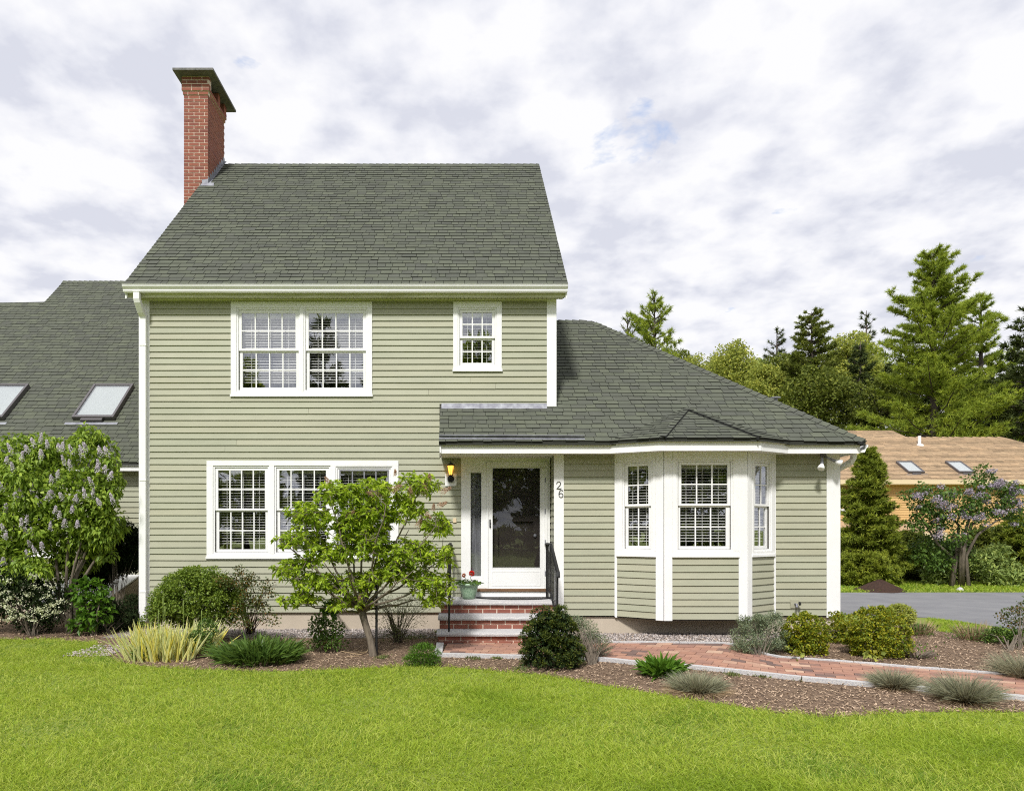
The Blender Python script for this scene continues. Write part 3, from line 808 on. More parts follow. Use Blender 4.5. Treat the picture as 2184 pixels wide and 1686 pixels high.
# fascia of wing + bay (mitred run) with drip edge
def run_fascia(path, z0, z1, t, name, mat):
    for i in range(len(path) - 1):
        a, b = Vector((*path[i], 0)), Vector((*path[i + 1], 0))
        d = (b - a).normalized(); n = Vector((d.y, -d.x, 0))
        def mit(k):
            p = Vector((*path[k], 0))
            if k == 0 or k == len(path) - 1:
                dd = d; return p, p - Vector((d.y, -d.x, 0)) * t
            d1 = (p - Vector((*path[k - 1], 0))).normalized(); d2 = (Vector((*path[k + 1], 0)) - p).normalized()
            n1 = Vector((d1.y, -d1.x, 0)); n2 = Vector((d2.y, -d2.x, 0)); m = (n1 + n2).normalized()
            return p, p - m * (t / max(m.dot(n1), 0.3))
        o1, i1 = mit(i); o2, i2 = mit(i + 1)
        mb = MB(); mb.hexa([(*o1.xy, z0), (*o2.xy, z0), (*i2.xy, z0), (*i1.xy, z0), (*o1.xy, z1), (*o2.xy, z1), (*i2.xy, z1), (*i1.xy, z1)])
        mb.build(name, mat, house)
fpath = [(-0.325, ye + 0.045), (bl0 + 0.01, ye + 0.045), (bl1 + 0.012, yb + 0.045), (br1 - 0.012, yb + 0.045), (br0 - 0.01, ye + 0.045), (xc - 0.06, ye + 0.045)]
run_fascia(fpath, 2.785, 2.915, 0.03, 'fascia', M['white'])
dpath = [(p[0], p[1] - 0.022) for p in fpath]
run_fascia(dpath, 2.917, 2.95, 0.04, 'drip_edge', M['white'])
run_fascia([(fpath[-1][0], fpath[-1][1] + 0.03), (xc - 0.06, 17.3)], 2.785, 2.915, 0.03, 'fascia', M['white'])
# soffits
sf = MB()
sf.box(-0.32, u0w + 0.1, ye + 0.08, YM - 0.03, 2.79, 2.80)
sf.build('porch_ceiling', M['soffit'], house)
sf = MB()
P = [(u0w + 0.1, ye + 0.08), (bl0 + 0.02, ye + 0.08), (bl1 + 0.03, yb + 0.08), (br1 - 0.03, yb + 0.08), (br0 - 0.02, ye + 0.08), (xc - 0.1, ye + 0.08), (xc - 0.1, YW + 0.0), (u0w + 0.1, YW + 0.0)]
v = [(x, y, 2.80) for x, y in P] + [(x, y, 2.82) for x, y in P]; n = len(P)
sf.add(v, [tuple(range(n))[::-1], tuple(range(n, 2 * n))] + [(i, (i + 1) % n, n + (i + 1) % n, n + i) for i in range(n)])
sf.box(XWR + 0.02, xc - 0.1, YW + 0.001, 17.2, 2.80, 2.82)
sf.build('soffit', M['white'], house)
# left end return of the porch eave
pe = MB(); pe.add([(-0.335, ye + 0.02, 2.79), (-0.335, YM - 0.02, 2.79), (-0.335, YM - 0.02, porch_z - 0.08), (-0.335, ye + 0.02, ze - 0.065), (-0.315, ye + 0.02, 2.79), (-0.315, YM - 0.02, 2.79), (-0.315, YM - 0.02, porch_z - 0.08), (-0.315, ye + 0.02, ze - 0.065)],
                  [(0, 3, 2, 1), (4, 5, 6, 7), (0, 4, 7, 3), (0, 1, 5, 4), (3, 7, 6, 2)])
pe.build('rake_board', M['white'], house)
# side gutter and its downspout at the right corner
g = MB(); gx = xc - 0.058
g.extrude([(0, 0, 0), (0.075, 0, 0), (0.085, 0, 0.02), (0.10, 0, 0.06), (0.128, 0, 0.085), (0.128, 0, 0.12), (0.115, 0, 0.12), (0.09, 0, 0.05), (0.01, 0, 0.03), (0, 0, 0.12)], (gx, ye + 0.05, 2.80), (gx, 17.3, 2.80))
g.build('gutter', M['white'], house)
ds = MB(); rect_pipe(ds, [(xc + 0.0, 10.60, 2.80), (xc + 0.0, 10.60, 2.74), (xc - 0.03, 10.62, 2.68), (XWR + 0.075, 10.74, 2.60), (XWR + 0.05, 10.78, 2.55), (XWR + 0.05, 10.78, 0.3)], 0.06, 0.075)
# simpler, straight-sided version of the elbow
ds.build('downspout', M['white'], house)

# ---- bay window
bA, bB, bC, bD = (2.404, YW), (3.041, YB), (4.286, YB), (4.881, YW)
wL = Wall(*bA, bB[0] - bA[0], bB[1] - bA[1]); wC = Wall(*bB, 1, 0); wR = Wall(*bC, bD[0] - bC[0], bD[1] - bC[1])
LL, LC, LR = math.hypot(bB[0] - bA[0], bB[1] - bA[1]), bC[0] - bB[0], math.hypot(bD[0] - bC[0], bD[1] - bC[1])
cU = wC.rect(1985.6, 2119.8, 1354, 1466.5); cL = wC.rect(1983.8, 2117.3, 1477.8, 1590.7)
zt0 = wC.uz(2000, 1619)[1]
cw = wC.uz(1958, 1500)[0]; cw2 = wC.uz(2151, 1500)[0]     # inner edges of the corner boards
def side_unit(W, L, mirror):
    a = wL.uz(1829.6, 1400)[0]; b = wL.uz(1889, 1400)[0]
    if mirror: a, b = L - b * L / LL, L - a * L / LL
    return (a, b)
lu = side_unit(wL, LL, False); ru = side_unit(wR, LR, True)
e1 = wL.uz(1912, 1500)[0]
BW = [dict(W=wC, trim=(cw, cw2, zt0, 2.80), units=[dict(up=cU, lo=cL, nv=2, nh=1, screen=False)], tilt=0.006, label='front window of the bay'),
      dict(W=wL, trim=(0.03, e1, zt0, 2.80), units=[dict(up=(lu[0], lu[1], cU[2], cU[3]), lo=(lu[0], lu[1], cL[2], cL[3]), nv=1, nh=1, screen=False)], tilt=0.006, label='narrow left side window of the bay'),
      dict(W=wR, trim=(LR - e1 * LR / LL, LR - 0.03, zt0, 2.80), units=[dict(up=(ru[0], ru[1], cU[2], cU[3]), lo=(ru[0], ru[1], cL[2], cL[3]), nv=1, nh=1, screen=False)], tilt=0.006, label='narrow right side window of the bay')]
rows_b = []
yy = 1319.5
zb = ZF - 0.005
nrow = 9
for i in range(nrow): rows_b.append(zb + (zt0 - 0.02 - zb) * (1 - (1 - i / nrow) ** 0.97))
rows_b.append(zt0 - 0.018)
for w, L in zip(BW, (LC, LL, LR)):
    build_window(w, house)
    W = w['W']; u = w['units'][0]; o = grow((u['up'][0], u['up'][1], u['lo'][2], u['up'][3]), 0.047)
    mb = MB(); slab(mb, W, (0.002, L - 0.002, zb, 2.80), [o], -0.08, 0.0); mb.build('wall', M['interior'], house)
    clapboards(W, w['trim'][0], w['trim'][1], rows_b, [], house)
fl_mb = MB(); 
n4 = [bA, bB, bC, bD]
fl_mb.add([(*p, zb - 0.02) for p in n4] + [(*p, zb + 0.02) for p in n4], [(3, 2, 1, 0), (4, 5, 6, 7), (0, 1, 5, 4), (1, 2, 6, 5), (2, 3, 7, 6), (3, 0, 4, 7)])
fl_mb.build('bay_floor', M['interior'], house)
for W, a, b in ((wC, 0.0, cw), (wC, cw2, LC), (wL, e1, LL), (wR, 0, LR - e1 * LR / LL), (wL, 0.0, 0.03), (wR, LR - 0.03, LR)):
    mb = MB(); mb.wbox(W, a, b, 0.0005, 0.026, zb - 0.022, 2.80); mb.build('corner_board', M['white'], house, bevel=0.003)

# ---- foundation
fd = MB()
fd.box(XML + 0.03, u0w + 0.02, YM + 0.02, 18.7, -0.3, ZF - 0.001)
fd.box(u0w + 0.03, XWR - 0.02, YW + 0.02, 17.2, -0.3, ZF - 0.024)
fd.box(-16, XML + 0.02, YL + 0.03, 21, -0.3, ZF - 0.001)
fd.build('foundation', M['concrete'], house)

# ---- front door
dr = MB()
zt = main.uz(1400, 1334)[1]; z_th = main.uz(1400, 1713)[1]
sl_u = (sl_glass[0], sl_glass[1]); 
slab(dr, main, (door_u0, 1.43, z_th, zt + 0.0), [sl_glass, dg], -0.03, 0.03)
door = dr.build('door_surround', M['white'], house, bevel=0.003)
mb = MB(); slab(mb, main, grow(sl_glass, 0.0), [grow(sl_glass, -0.012)], -0.01, 0.012); mb.build('sidelight_frame', M['white'], door)
mb = MB(); mb.wbox(main, *sl_glass[:2], -0.02, -0.014, *sl_glass[2:]); sd = mb.build('sidelight_pane', M['door_glass'], door)
mb = MB()
n = 26; ww = sl_glass[1] - sl_glass[0] + 0.06
for i in range(n):
    ua = sl_glass[0] - 0.03 + ww * i / n; ub = sl_glass[0] - 0.03 + ww * (i + 1) / n
    da, db = -0.06 - 0.012 * (i % 2), -0.06 - 0.012 * ((i + 1) % 2)
    mb.add([main.at(ua, da, sl_glass[2] - .02), main.at(ub, db, sl_glass[2] - .02), main.at(ub, db, sl_glass[3] + .02), main.at(ua, da, sl_glass[3] + .02)], [(0, 1, 2, 3)])
mb.build('curtain', M['curtain'], door)
# brickmould, storm door, inner door
mb = MB(); slab(mb, main, main.rect(1418, 1595, 1346, 1713), [dg], 0.03, 0.048); mb.build('door_frame', M['white'], door, bevel=0.002)
sg_ = main.rect(1435, 1572.8, 1363.6, 1652.5)
mb = MB(); slab(mb, main, dg, [sg_], 0.0, 0.036)
storm = mb.build('storm_door', M['white'], house, bevel=0.003); storm['label'] = 'white full glass storm door'
mb = MB(); slab(mb, main, grow(sg_, 0.012), [sg_], 0.036, 0.041); mb.build('glass_bead', M['white'], storm)
mb = MB(); mb.wbox(main, *sg_[:2], 0.014, 0.018, *sg_[2:]); mb.build('pane', M['door_glass'], storm)
kz = main.uz(1500, 1662)[1]; kb = main.uz(1500, 1705)[1]
mb = MB(); slab(mb, main, (sg_[0] - 0.01, sg_[1] + 0.01, kb, kz), [(sg_[0] + 0.0, sg_[1] - 0.0, kb + 0.012, kz - 0.012)], 0.036, 0.040); mb.build('kick_panel', M['white'], storm)
hx = main.uz(1427.5, 1500)[0]; hz0 = main.uz(1400, 1537)[1]; hz1 = main.uz(1400, 1512.5)[1]
mb = MB(); mb.wbox(main, hx - 0.01, hx + 0.012, 0.036, 0.045, hz0, hz1); mb.wbox(main, hx - 0.006, hx + 0.008, 0.045, 0.075, hz0 + 0.02, hz1 - 0.02); mb.build('door_handle', M['black'], storm, bevel=0.004)
hb = MB()
for k in (0.12, 0.37, 0.62, 0.87): hb.wbox(main, dg[1] + 0.004, dg[1] + 0.02, 0.0485, 0.055, dg[2] + (dg[3] - dg[2]) * k - 0.04, dg[2] + (dg[3] - dg[2]) * k + 0.04)
hb.build('hinge', M['metal'], storm)
mb = MB(); slab(mb, main, grow(dg, -0.03), [(sg_[0] + .1, sg_[1] - .1, sg_[2] + 0.15, sg_[2] + 0.75), (sg_[0] + .1, sg_[1] - .1, sg_[2] + 0.85, sg_[3] - 0.12)], -0.10, -0.06)
slab(mb, main, grow(dg, -0.03), [], -0.115, -0.101); ind = mb.build('inner_door', M['dark_door'], house); ind['label'] = 'dark panelled front door behind the storm door'
mb = MB(); kx = sg_[1] - 0.07; mb.lathe((kx, YM + 0.06, 1.53), [(0.001, -0.03), (0.02, -0.025), (0.03, 0), (0.02, 0.025), (0.001, 0.03)], 12); mb.build('door_knob', M['metal'], ind, smooth=True)
th0 = main.uz(1386, 1713)[0]
mb = MB(); mb.wbox(main, th0, 1.435, -0.02, 0.075, z_th - 0.045, z_th - 0.002); mb.build('threshold', M['wood'], house, bevel=0.004)
mb = MB(); mb.wbox(main, th0, 1.43, -0.02, 0.05, land_z + 0.001, z_th - 0.047); mb.build('door_sill_board', M['white'], house, bevel=0.003)
mb = MB(); a = main.rect(1320, 1330, 1509, 1522); mb.wbox(main, a[0], a[1], 0.012, 0.03, a[2], a[3]); mb.build('doorbell', M['cream'], house, bevel=0.003)

# ---- house number on the corner board
def digit(pts, c, s):
    mb = MB(); mb.tube([(c[0] + p[0] * s, YW - 0.032, c[1] + p[1] * s) for p in pts], [0.0042 * p[2] for p in pts], 6); return mb
two = [(-0.28, 0.20, 1.5), (-0.26, 0.32, 1.2), (-0.15, 0.44, 0.9), (0, 0.49, 0.9), (0.16, 0.44, 1.1), (0.25, 0.30, 1.5), (0.22, 0.12, 1.3), (0.08, -0.08, 1.0), (-0.12, -0.28, 0.9), (-0.30, -0.46, 0.9), (-0.05, -0.44, 1.3), (0.18, -0.48, 1.3), (0.29, -0.42, 1.0), (0.32, -0.30, 0.8)]
six = [(0.24, 0.36, 1.4), (0.16, 0.46, 1.0), (0.02, 0.49, 0.9), (-0.15, 0.38, 1.1), (-0.25, 0.15, 1.4), (-0.28, -0.12, 1.5), (-0.22, -0.36, 1.2), (-0.05, -0.49, 0.9), (0.13, -0.45, 1.0), (0.25, -0.30, 1.4), (0.25, -0.12, 1.4), (0.13, 0.04, 1.0), (-0.04, 0.08, 0.9), (-0.18, 0.0, 0.9), (-0.25, -0.14, 0.8)]
for pts, xs, ys in ((two, 1200 + 1441 * .2966, 1250 + 552 * .2966), (six, 1200 + 1463 * .2966, 1250 + 634 * .2966)):
    u, z = wing.uz(xs, ys)
    digit(pts, (u, z), 0.118).build('house_number', M['black'], house)

# ---- chimney
ch = MB()
cx0, cx1, cy0, cy1 = -5.728, -5.232, 14.07, 15.05
ch.box(cx0 + 0.006, cx1 - 0.006, cy0 + 0.006, cy1 - 0.006, 0, 10.57)
ch.box(cx0 - 0.009, cx1 + 0.009, cy0 - 0.009, cy1 + 0.009, 10.571, 10.645)
ch.box(cx0 - 0.029, cx1 + 0.029, cy0 - 0.029, cy1 + 0.029, 10.646, 10.715)
ch.box(cx0 - 0.029, cx1 + 0.029, cy0 - 0.029, cy0 + 0.10, 10.716, 10.938)
chim = ch.build('chimney', M['mortar'], house)
pm = MB()
for a, b in (((cy0 + cy1) / 2 + 0.02, (cy0 + cy1) / 2 + 0.14), (cy1 - 0.10, cy1 + 0.029)): pm.box(cx0 - 0.029, cx1 + 0.029, a, b, 10.7165, 10.938)
pm.build('pier', M['brick'], chim)
pm = MB(); pm.box(cx0 + 0.08, cx1 - 0.08, cy0 + 0.16, cy1 - 0.16, 10.717, 10.90); pm.build('flue', M['black'], chim)
cap = MB(); cap.box(-5.876, -5.047, 13.85, 15.27, 10.94, 10.99); cap.build('chimney_cap', M['cap'], chim, bevel=0.006)
CH, BL, BH = 0.0695, 0.199, 0.0545
meshes = {}
def brick_at(x, y, z, lx, ly, parent):
    key = (round(lx, 3), round(ly, 3))
    if key not in meshes:
        m = MB(); m.box(-lx / 2, lx / 2, -ly / 2, ly / 2, 0, BH); meshes[key] = m.mesh('brick')
    o = link('brick', meshes[key], M['brick'], parent)
    o.location += Vector((x, y, z))
nb = 0; restb = MB()
def course(xa, xb, ya, yb_, z, odd, front_only=False, zt=None):
    global nb
    step = 0.213
    # front face, running bond
    x = xa - (step / 2 if odd else 0) 
    while x < xb - 0.01:
        a, b = max(x, xa), min(x + BL, xb)
        if b - a > 0.03:
            brick_at((a + b) / 2, ya + 0.045, z, b - a, 0.09, chim); nb += 1
        x += step
    # right side
    y = ya + 0.10 + (0 if odd else step / 2) - step
    while y < yb_ - 0.01:
        a, b = max(y, ya + 0.10), min(y + BL, yb_)
        if b - a > 0.03 and (not front_only or b < ya + 0.25):
            rf = ZE + (a - YE)      # roof height there
            if z + BH > rf - 0.05:
                if nb < 296: brick_at(xb - 0.045, (a + b) / 2, z, 0.09, b - a, chim); nb += 1
                else: restb.box(xb - 0.09, xb, a, b, z, z + BH, random.random())
        y += step
z = 8.62; zs = []
k = 0
ztop = 10.57
z = ztop - CH * 34
while z < ztop - 0.02:
    course(cx0, cx1, cy0, cy1, z + 0.005, k % 2); z += CH; k += 1
course(cx0 - 0.015, cx1 + 0.015, cy0 - 0.015, cy1 + 0.015, 10.576, 1)
course(cx0 - 0.035, cx1 + 0.035, cy0 - 0.035, cy1 + 0.035, 10.651, 0)
for i in range(3):
    zz = 10.722 + i * 0.0735; x = cx0 - 0.035 - (0.1 if i % 2 else 0)
    while x < cx1 + 0.02:
        a, b = max(x, cx0 - 0.035), min(x + BL, cx1 + 0.035)
        if b - a > 0.03:
            brick_at((a + b) / 2, cy0 + 0.01, zz, b - a, 0.09, chim)
            restb.box(a, b, cy1 - 0.055, cy1 + 0.035, zz, zz + BH, random.random())
        x += 0.213
if restb.v: restb.build('rear_bricks', M['brick'], chim, kind='stuff')
# step flashing up the right side and the apron at its foot
for i in range(9):
    ya = cy0 + 0.0 + i * 0.108; zr_ = ZE + (ya - YE)
    f = MB(); f.hexa([(cx1 + 0.001, ya, zr_ + 0.0), (cx1 + 0.007, ya, zr_ + 0.0), (cx1 + 0.007, ya + 0.12, zr_ + 0.12), (cx1 + 0.001, ya + 0.12, zr_ + 0.12),
                      (cx1 + 0.001, ya, zr_ + 0.16), (cx1 + 0.007, ya, zr_ + 0.16), (cx1 + 0.007, ya + 0.105, zr_ + 0.175), (cx1 + 0.001, ya + 0.105, zr_ + 0.175)])
    f.hexa([(cx1 + 0.007, ya, zr_ + 0.012), (cx1 + 0.05, ya, zr_ + 0.012), (cx1 + 0.05, ya + 0.1, zr_ + 0.112), (cx1 + 0.007, ya + 0.1, zr_ + 0.112),
            (cx1 + 0.007, ya, zr_ + 0.02), (cx1 + 0.05, ya, zr_ + 0.02), (cx1 + 0.05, ya + 0.1, zr_ + 0.12), (cx1 + 0.007, ya + 0.1, zr_ + 0.12)])
    f.build('flashing', M['metal'], chim)
f = MB(); ya = cy0 - 0.10; zr_ = ZE + (ya - YE)
f.hexa([(cx1 - 0.12, ya, zr_ + 0.014), (cx1 + 0.16, ya, zr_ + 0.014), (cx1 + 0.12, cy0 - 0.002, zr_ + 0.114), (cx1 - 0.12, cy0 - 0.002, zr_ + 0.114),
        (cx1 - 0.12, ya, zr_ + 0.022), (cx1 + 0.16, ya, zr_ + 0.022), (cx1 + 0.12, cy0 - 0.002, zr_ + 0.124), (cx1 - 0.12, cy0 - 0.002, zr_ + 0.124)])
f.hexa([(cx1 - 0.12, cy0 - 0.012, zr_ + 0.10), (cx1 + 0.005, cy0 - 0.012, zr_ + 0.10), (cx1 + 0.005, cy0 - 0.002, zr_ + 0.10), (cx1 - 0.12, cy0 - 0.002, zr_ + 0.10),
        (cx1 - 0.12, cy0 - 0.012, zr_ + 0.18), (cx1 + 0.005, cy0 - 0.012, zr_ + 0.20), (cx1 + 0.005, cy0 - 0.002, zr_ + 0.20), (cx1 - 0.12, cy0 - 0.002, zr_ + 0.18)])
f.build('flashing', M['metal'], chim)

# ---- left wing
yle, zle = 13.1, 2.922
XLs = -10.8
lroof = roof_body('roof', [(-16, yle, zle - .012), (XML, yle, zle - .012), (XML, 18.5, 8.322 - .012), (XLs, 18.5, 8.322 - .012), (XLs, 17.6, 7.422 - .012), (-16, 17.6, 7.422 - .012)], 0.05)
lroof['label'] = 'green shingled roof of the left wing with two skylights'
def lb(v):
    Y = yle + v * s2
    return (-15.2 if Y < 17.6 else XLs, XML - 0.002)
shingles(lroof, (0, yle, zle), (1, 0, 0), (0, 1, 1), (18.5 - yle) / s2, lb, 0.127, M['shingle'], 0.11, 0.26)
roof_body('roof', [(XML, 18.5, 8.31), (XML, 23.9, 2.91), (XLs, 23.9, 2.91), (XLs, 18.5, 8.31)], 0.05)
roof_body('roof', [(XLs, 17.6, 7.41), (XLs, 22.1, 2.91), (-16, 22.1, 2.91), (-16, 17.6, 7.41)], 0.05)
cap_run((XLs, 18.5, 8.322), (XML, 18.5, 8.322), Vector((0, -1, -1)).normalized(), Vector((0, 1, -1)).normalized(), lroof, 'ridge_cap')
cap_run((-15.5, 17.6, 7.422), (XLs, 17.6, 7.422), Vector((0, -1, -1)).normalized(), Vector((0, 1, -1)).normalized(), lroof, 'ridge_cap')
mb = MB(); mb.add([(XLs, 17.62, 7.40), (XLs, 18.5, 8.28), (XLs, 22.0, 4.7), (XLs, 17.62, 4.7)], [(0, 1, 2, 3)]); mb.build('gable_wall', M['siding'], house)
lwin = dict(W=lwall, trim=lwall.rect(60, 172, 1488, 1622), label='window of the left wing behind the lilac', units=[unit(lwall, (75, 157, 1502, 1550), (75, 157, 1556, 1604), 2, 1)])
o = lwin['units'][0]; oo = grow((o['up'][0], o['up'][1], o['lo'][2], o['up'][3]), 0.047)
mb = MB(); slab(mb, lwall, (-15, XML - 0.001, ZF, zle - 0.06), [oo], -0.1, 0); mb.box(-15, -14.9, YL + .1, 22, ZF, 2.9); mb.box(-14.89, XML - .01, 15.5, 15.6, ZF, 2.86); mb.build('wall', M['interior'], house)
build_window(lwin, house)
rows_l = [ZF + 0.1045 * i for i in range(25)]; rows_l = [r for r in rows_l if r < 2.74] + [2.79]
clapboards(lwall, -10.5, XML - 0.001, rows_l, [lwin['trim']], house)
mb = MB(); mb.box(-15, XML - 0.002, 13.14, 13.165, 2.755, 2.86); mb.box(-15, XML - .002, 13.115, 13.14, 2.862, 2.905); mb.box(-15, XML - .002, 13.166, YL, 2.80, 2.82); mb.build('fascia', M['white'], house)
# skylights
def skylight(x0, x1, ya, yb2, roof_o, roof_y, parent, s=1.0, name='skylight', fr=0.05, label=None, thick=0.10):
    ev = Vector((0, 1, s)).normalized(); nn = Vector((0, -s, 1)).normalized()
    O = Vector((x0, ya, roof_o + s * (ya - roof_y))); W_ = x1 - x0; H_ = (yb2 - ya) / ev.y
    def P(u, v, h): return O + Vector((u, 0, 0)) + ev * v + nn * h
    def bx(mb, u0, u1, v0, v1, h0, h1): mb.hexa([P(u0, v0, h0), P(u1, v0, h0), P(u1, v1, h0), P(u0, v1, h0), P(u0, v0, h1), P(u1, v0, h1), P(u1, v1, h1), P(u0, v1, h1)])
    mb = MB()
    bx(mb, 0, fr, 0, H_, 0, thick); bx(mb, W_ - fr, W_, 0, H_, 0, thick); bx(mb, fr, W_ - fr, 0, fr * 1.4, 0, thick); bx(mb, fr, W_ - fr, H_ - fr, H_, 0, thick)
    root = mb.build(name, M['dark_metal'], parent, bevel=0.006)
    if label: root['label'] = label
    mb = MB(); bx(mb, fr, W_ - fr, fr * 1.4, H_ - fr, thick - 0.02, thick - 0.014); mb.build('pane', M['glass'], root)
    mb = MB(); bx(mb, fr, W_ - fr, fr * 1.4, H_ - fr, thick - 0.06, thick - 0.05); mb.build('shade', M['shade'], root)  # pale board added under the glass to imitate reflected sky
    mb = MB(); bx(mb, W_ * .22, W_ * .74, -0.07, -0.002, 0.02, 0.075); mb.build('vent_flap', M['dark_metal'], root, bevel=0.006)
    mb = MB(); bx(mb, -0.12, W_ + 0.10, -0.15, -0.08, 0.012, 0.018); mb.build('flashing', M['metal'], root)
skylight(-7.995, -7.136, 14.04, 14.90, zle, yle, house, label='skylight nearest the main house')
skylight(-10.26, -9.41, 14.04, 14.90, zle, yle, house, label='skylight cut by the left edge')
# vent pipe end seen above the wing hip
mb = MB(); mb.box(4.62, 4.86, 12.6, 12.62, 4.42, 4.45); 
vp = thing('roof_vent', (0, 0, 0), '', '')
bpy.data.objects.remove(vp)
p = pix(1644, 850, 14.6); mb = MB(); mb.lathe((p.x + 0.1, 14.6, 4.0), [(0.04, 0), (0.04, 0.42), (0.1, 0.425), (0.1, 0.45)], 12); mb.build('vent_pipe', M['metal'], house)

# ================================================================== STEPS, PATH, YARD HARD PARTS
steps = thing('front_steps', (0, 0, 0), 'brick front steps with rough granite treads below the white door', 'steps')
sx0, sx1 = -0.34, 1.483
fronts = [(9.63, 0.181, -0.358, 1.50), (9.97, 0.362, -0.349, 1.49), (10.35, 0.542, -0.340, 1.483)]
core = MB()
for i, (yf, zt_, a, b) in enumerate(fronts):
    yb_ = (fronts[i + 1][0] + 0.05) if i < 2 else YM - 0.002
    bb = b if i < 2 else 1.43
    z0 = zt_ - 0.181 if i else -0.1
    core.box(a + 0.028, b - 0.028, yf + 0.047, YM - 0.002 if i < 2 else YM - 0.002, z0 + (0.0 if i == 0 else -0.0), zt_ - 0.052) if b < 1.44 else core.box(a + 0.028, b - 0.028, yf + 0.047, YW - 0.03, z0, zt_ - 0.052)
core.build('riser_core', M['mortar'], steps)
core2 = MB(); core2.box(sx0 + 0.03, 1.40, YW - 0.029, YM - 0.003, 0, 0.489); core2.build('riser_core', M['mortar'], steps)
for i, (yf, zt_, a, b) in enumerate(fronts):
    yb_ = (fronts[i + 1][0] + 0.046) if i < 2 else YW - 0.03
    n = 18; mb = MB()
    # rough-faced granite slab: front edge jittered
    top, bot = [], []
    xs = [a + (b - a) * k / n for k in range(n + 1)]
    vs = []
    for x in xs:
        j = random.uniform(-0.006, 0.006)
        vs += [(x, yf + j, zt_ - 0.05), (x, yf + j * .5 - 0.004, zt_ - 0.025 + random.uniform(-.004, .004)), (x, yf + 0.006 + j, zt_), (x, yb_, zt_), (x, yb_, zt_ - 0.05)]
    fs = [(5 * k + m, 5 * (k + 1) + m, 5 * (k + 1) + (m + 1) % 5, 5 * k + (m + 1) % 5) for k in range(n) for m in range(5)]
    fs += [(0, 1, 2, 3, 4), tuple(5 * n + m for m in (4, 3, 2, 1, 0))]
    mb.add(vs, fs); 
    if i == 2: mb.box(sx0 + 0.0, 1.425, YW - 0.03, YM - 0.003, zt_ - 0.05, zt_)
    mb.build('tread', M['granite'], steps)
    # two courses of brick per riser
    for r in range(2):
        z = zt_ - 0.05 - (2 - r) * 0.0655
        if z < -0.03: continue
        x = a + 0.022 - (0.1 if r else 0.0)
        while x < b - 0.03:
            p, q = max(x, a + 0.022), min(x + BL, b - 0.022)
            if q - p > 0.03:
                brick_at((p + q) / 2, yf + 0.04 + 0.045 + random.uniform(-.002, .002), z + 0.004, q - p, 0.09, steps)
            x += 0.2145
        yb2 = YM - 0.02
        y = yf + 0.14 - (0.1 if r else 0)
        while y < yb2:
            p, q = max(y, yf + 0.135), min(y + BL, yb2)
            if q - p > 0.05: brick_at(a + 0.022 + 0.045, (p + q) / 2, z + 0.004, 0.09, q - p, steps)
            y += 0.2145

# iron handrails
def make_rail():
    r = thing('handrail', (0, 0, 0), 'black iron handrail on the left side of the steps', 'handrail', 'iron handrails flanking the steps')
    x = 0
    yf, yb_ = 9.71, 10.93
    p = MB(); p.box(x - .012, x + .012, yf - .012, yf + .012, 0.181, 1.045); p.build('post', M['black'], r)
    p = MB(); p.box(x - .014, x + .014, yb_ - .014, yb_ + .014, 0.542, 1.40); p.build('post', M['black'], r)
    pr = [(-.022, 0, 0), (.022, 0, 0), (.026, 0, .012), (.012, 0, .024), (-.012, 0, .024), (-.026, 0, .012)]
    def seg(m, pts):
        for a, b in zip(pts[:-1], pts[1:]): m.extrude(pr, (x, a[0], a[1]), (x, b[0], b[1]))
    m = MB(); seg(m, [(yf - 0.09, 0.955), (yf - 0.07, 1.02), (yf + 0.02, 1.055), (10.42, 1.40), (10.96, 1.40)]); m.build('rail', M['black'], r)
    m = MB(); m.extrude([(-.012, 0, 0), (.012, 0, 0), (.012, 0, .012), (-.012, 0, .012)], (x, yf, 0.28), (x, 10.40, 0.65)); m.extrude([(-.012, 0, 0), (.012, 0, 0), (.012, 0, .012), (-.012, 0, .012)], (x, 10.40, 0.65), (x, yb_, 0.65)); m.build('lower_rail', M['black'], r)
    for i in range(1, 10):
        y = yf + i * 0.12
        t = min((y - yf) / (10.42 - yf), 1)
        m = MB(); m.box(x - .006, x + .006, y - .006, y + .006, 0.29 + 0.365 * t, 1.06 + 0.345 * t); m.build('baluster', M['black'], r)
    m = MB(); m.box(x - .02, x + .02, 10.96, YM - 0.02, 1.385, 1.40); m.lathe((x + 0.02, 10.95, 1.375), [(0.001, -.02), (0.018, -.012), (0.022, 0), (0.018, .012), (0.001, .02)], 10); m.build('wall_bracket', M['black'], r)
    return r
def copy_tree(o, parent=None):
    c = o.copy(); C.objects.link(c)
    if parent is not None: c.parent = parent
    for k in list(o.children): copy_tree(k, c)
    return c
rail = make_rail(); rail.location.x = -0.183
rail2 = copy_tree(rail); rail2.location.x = 1.36
rail2['label'] = 'black iron handrail on the right side of the steps, beside the house number'

# doormat: half ellipse
mb = MB(); c = main.uz(1498, 1740)[0]; pts = [(c + 0.62 * math.cos(t), 10.93 - 0.34 * math.sin(t)) for t in np.linspace(0, math.pi, 20)]
mb.add([(*p, land_z + 0.002) for p in pts] + [(*p, land_z + 0.014) for p in pts], [tuple(range(20)), tuple(range(20, 40))[::-1]] + [(i, (i + 1) % 20, 20 + (i + 1) % 20, 20 + i) for i in range(20)])
o = mb.build('doormat', M['black']); o.location = (0, 0, 0); tag(o, 'black half-round doormat in front of the door', 'doormat')

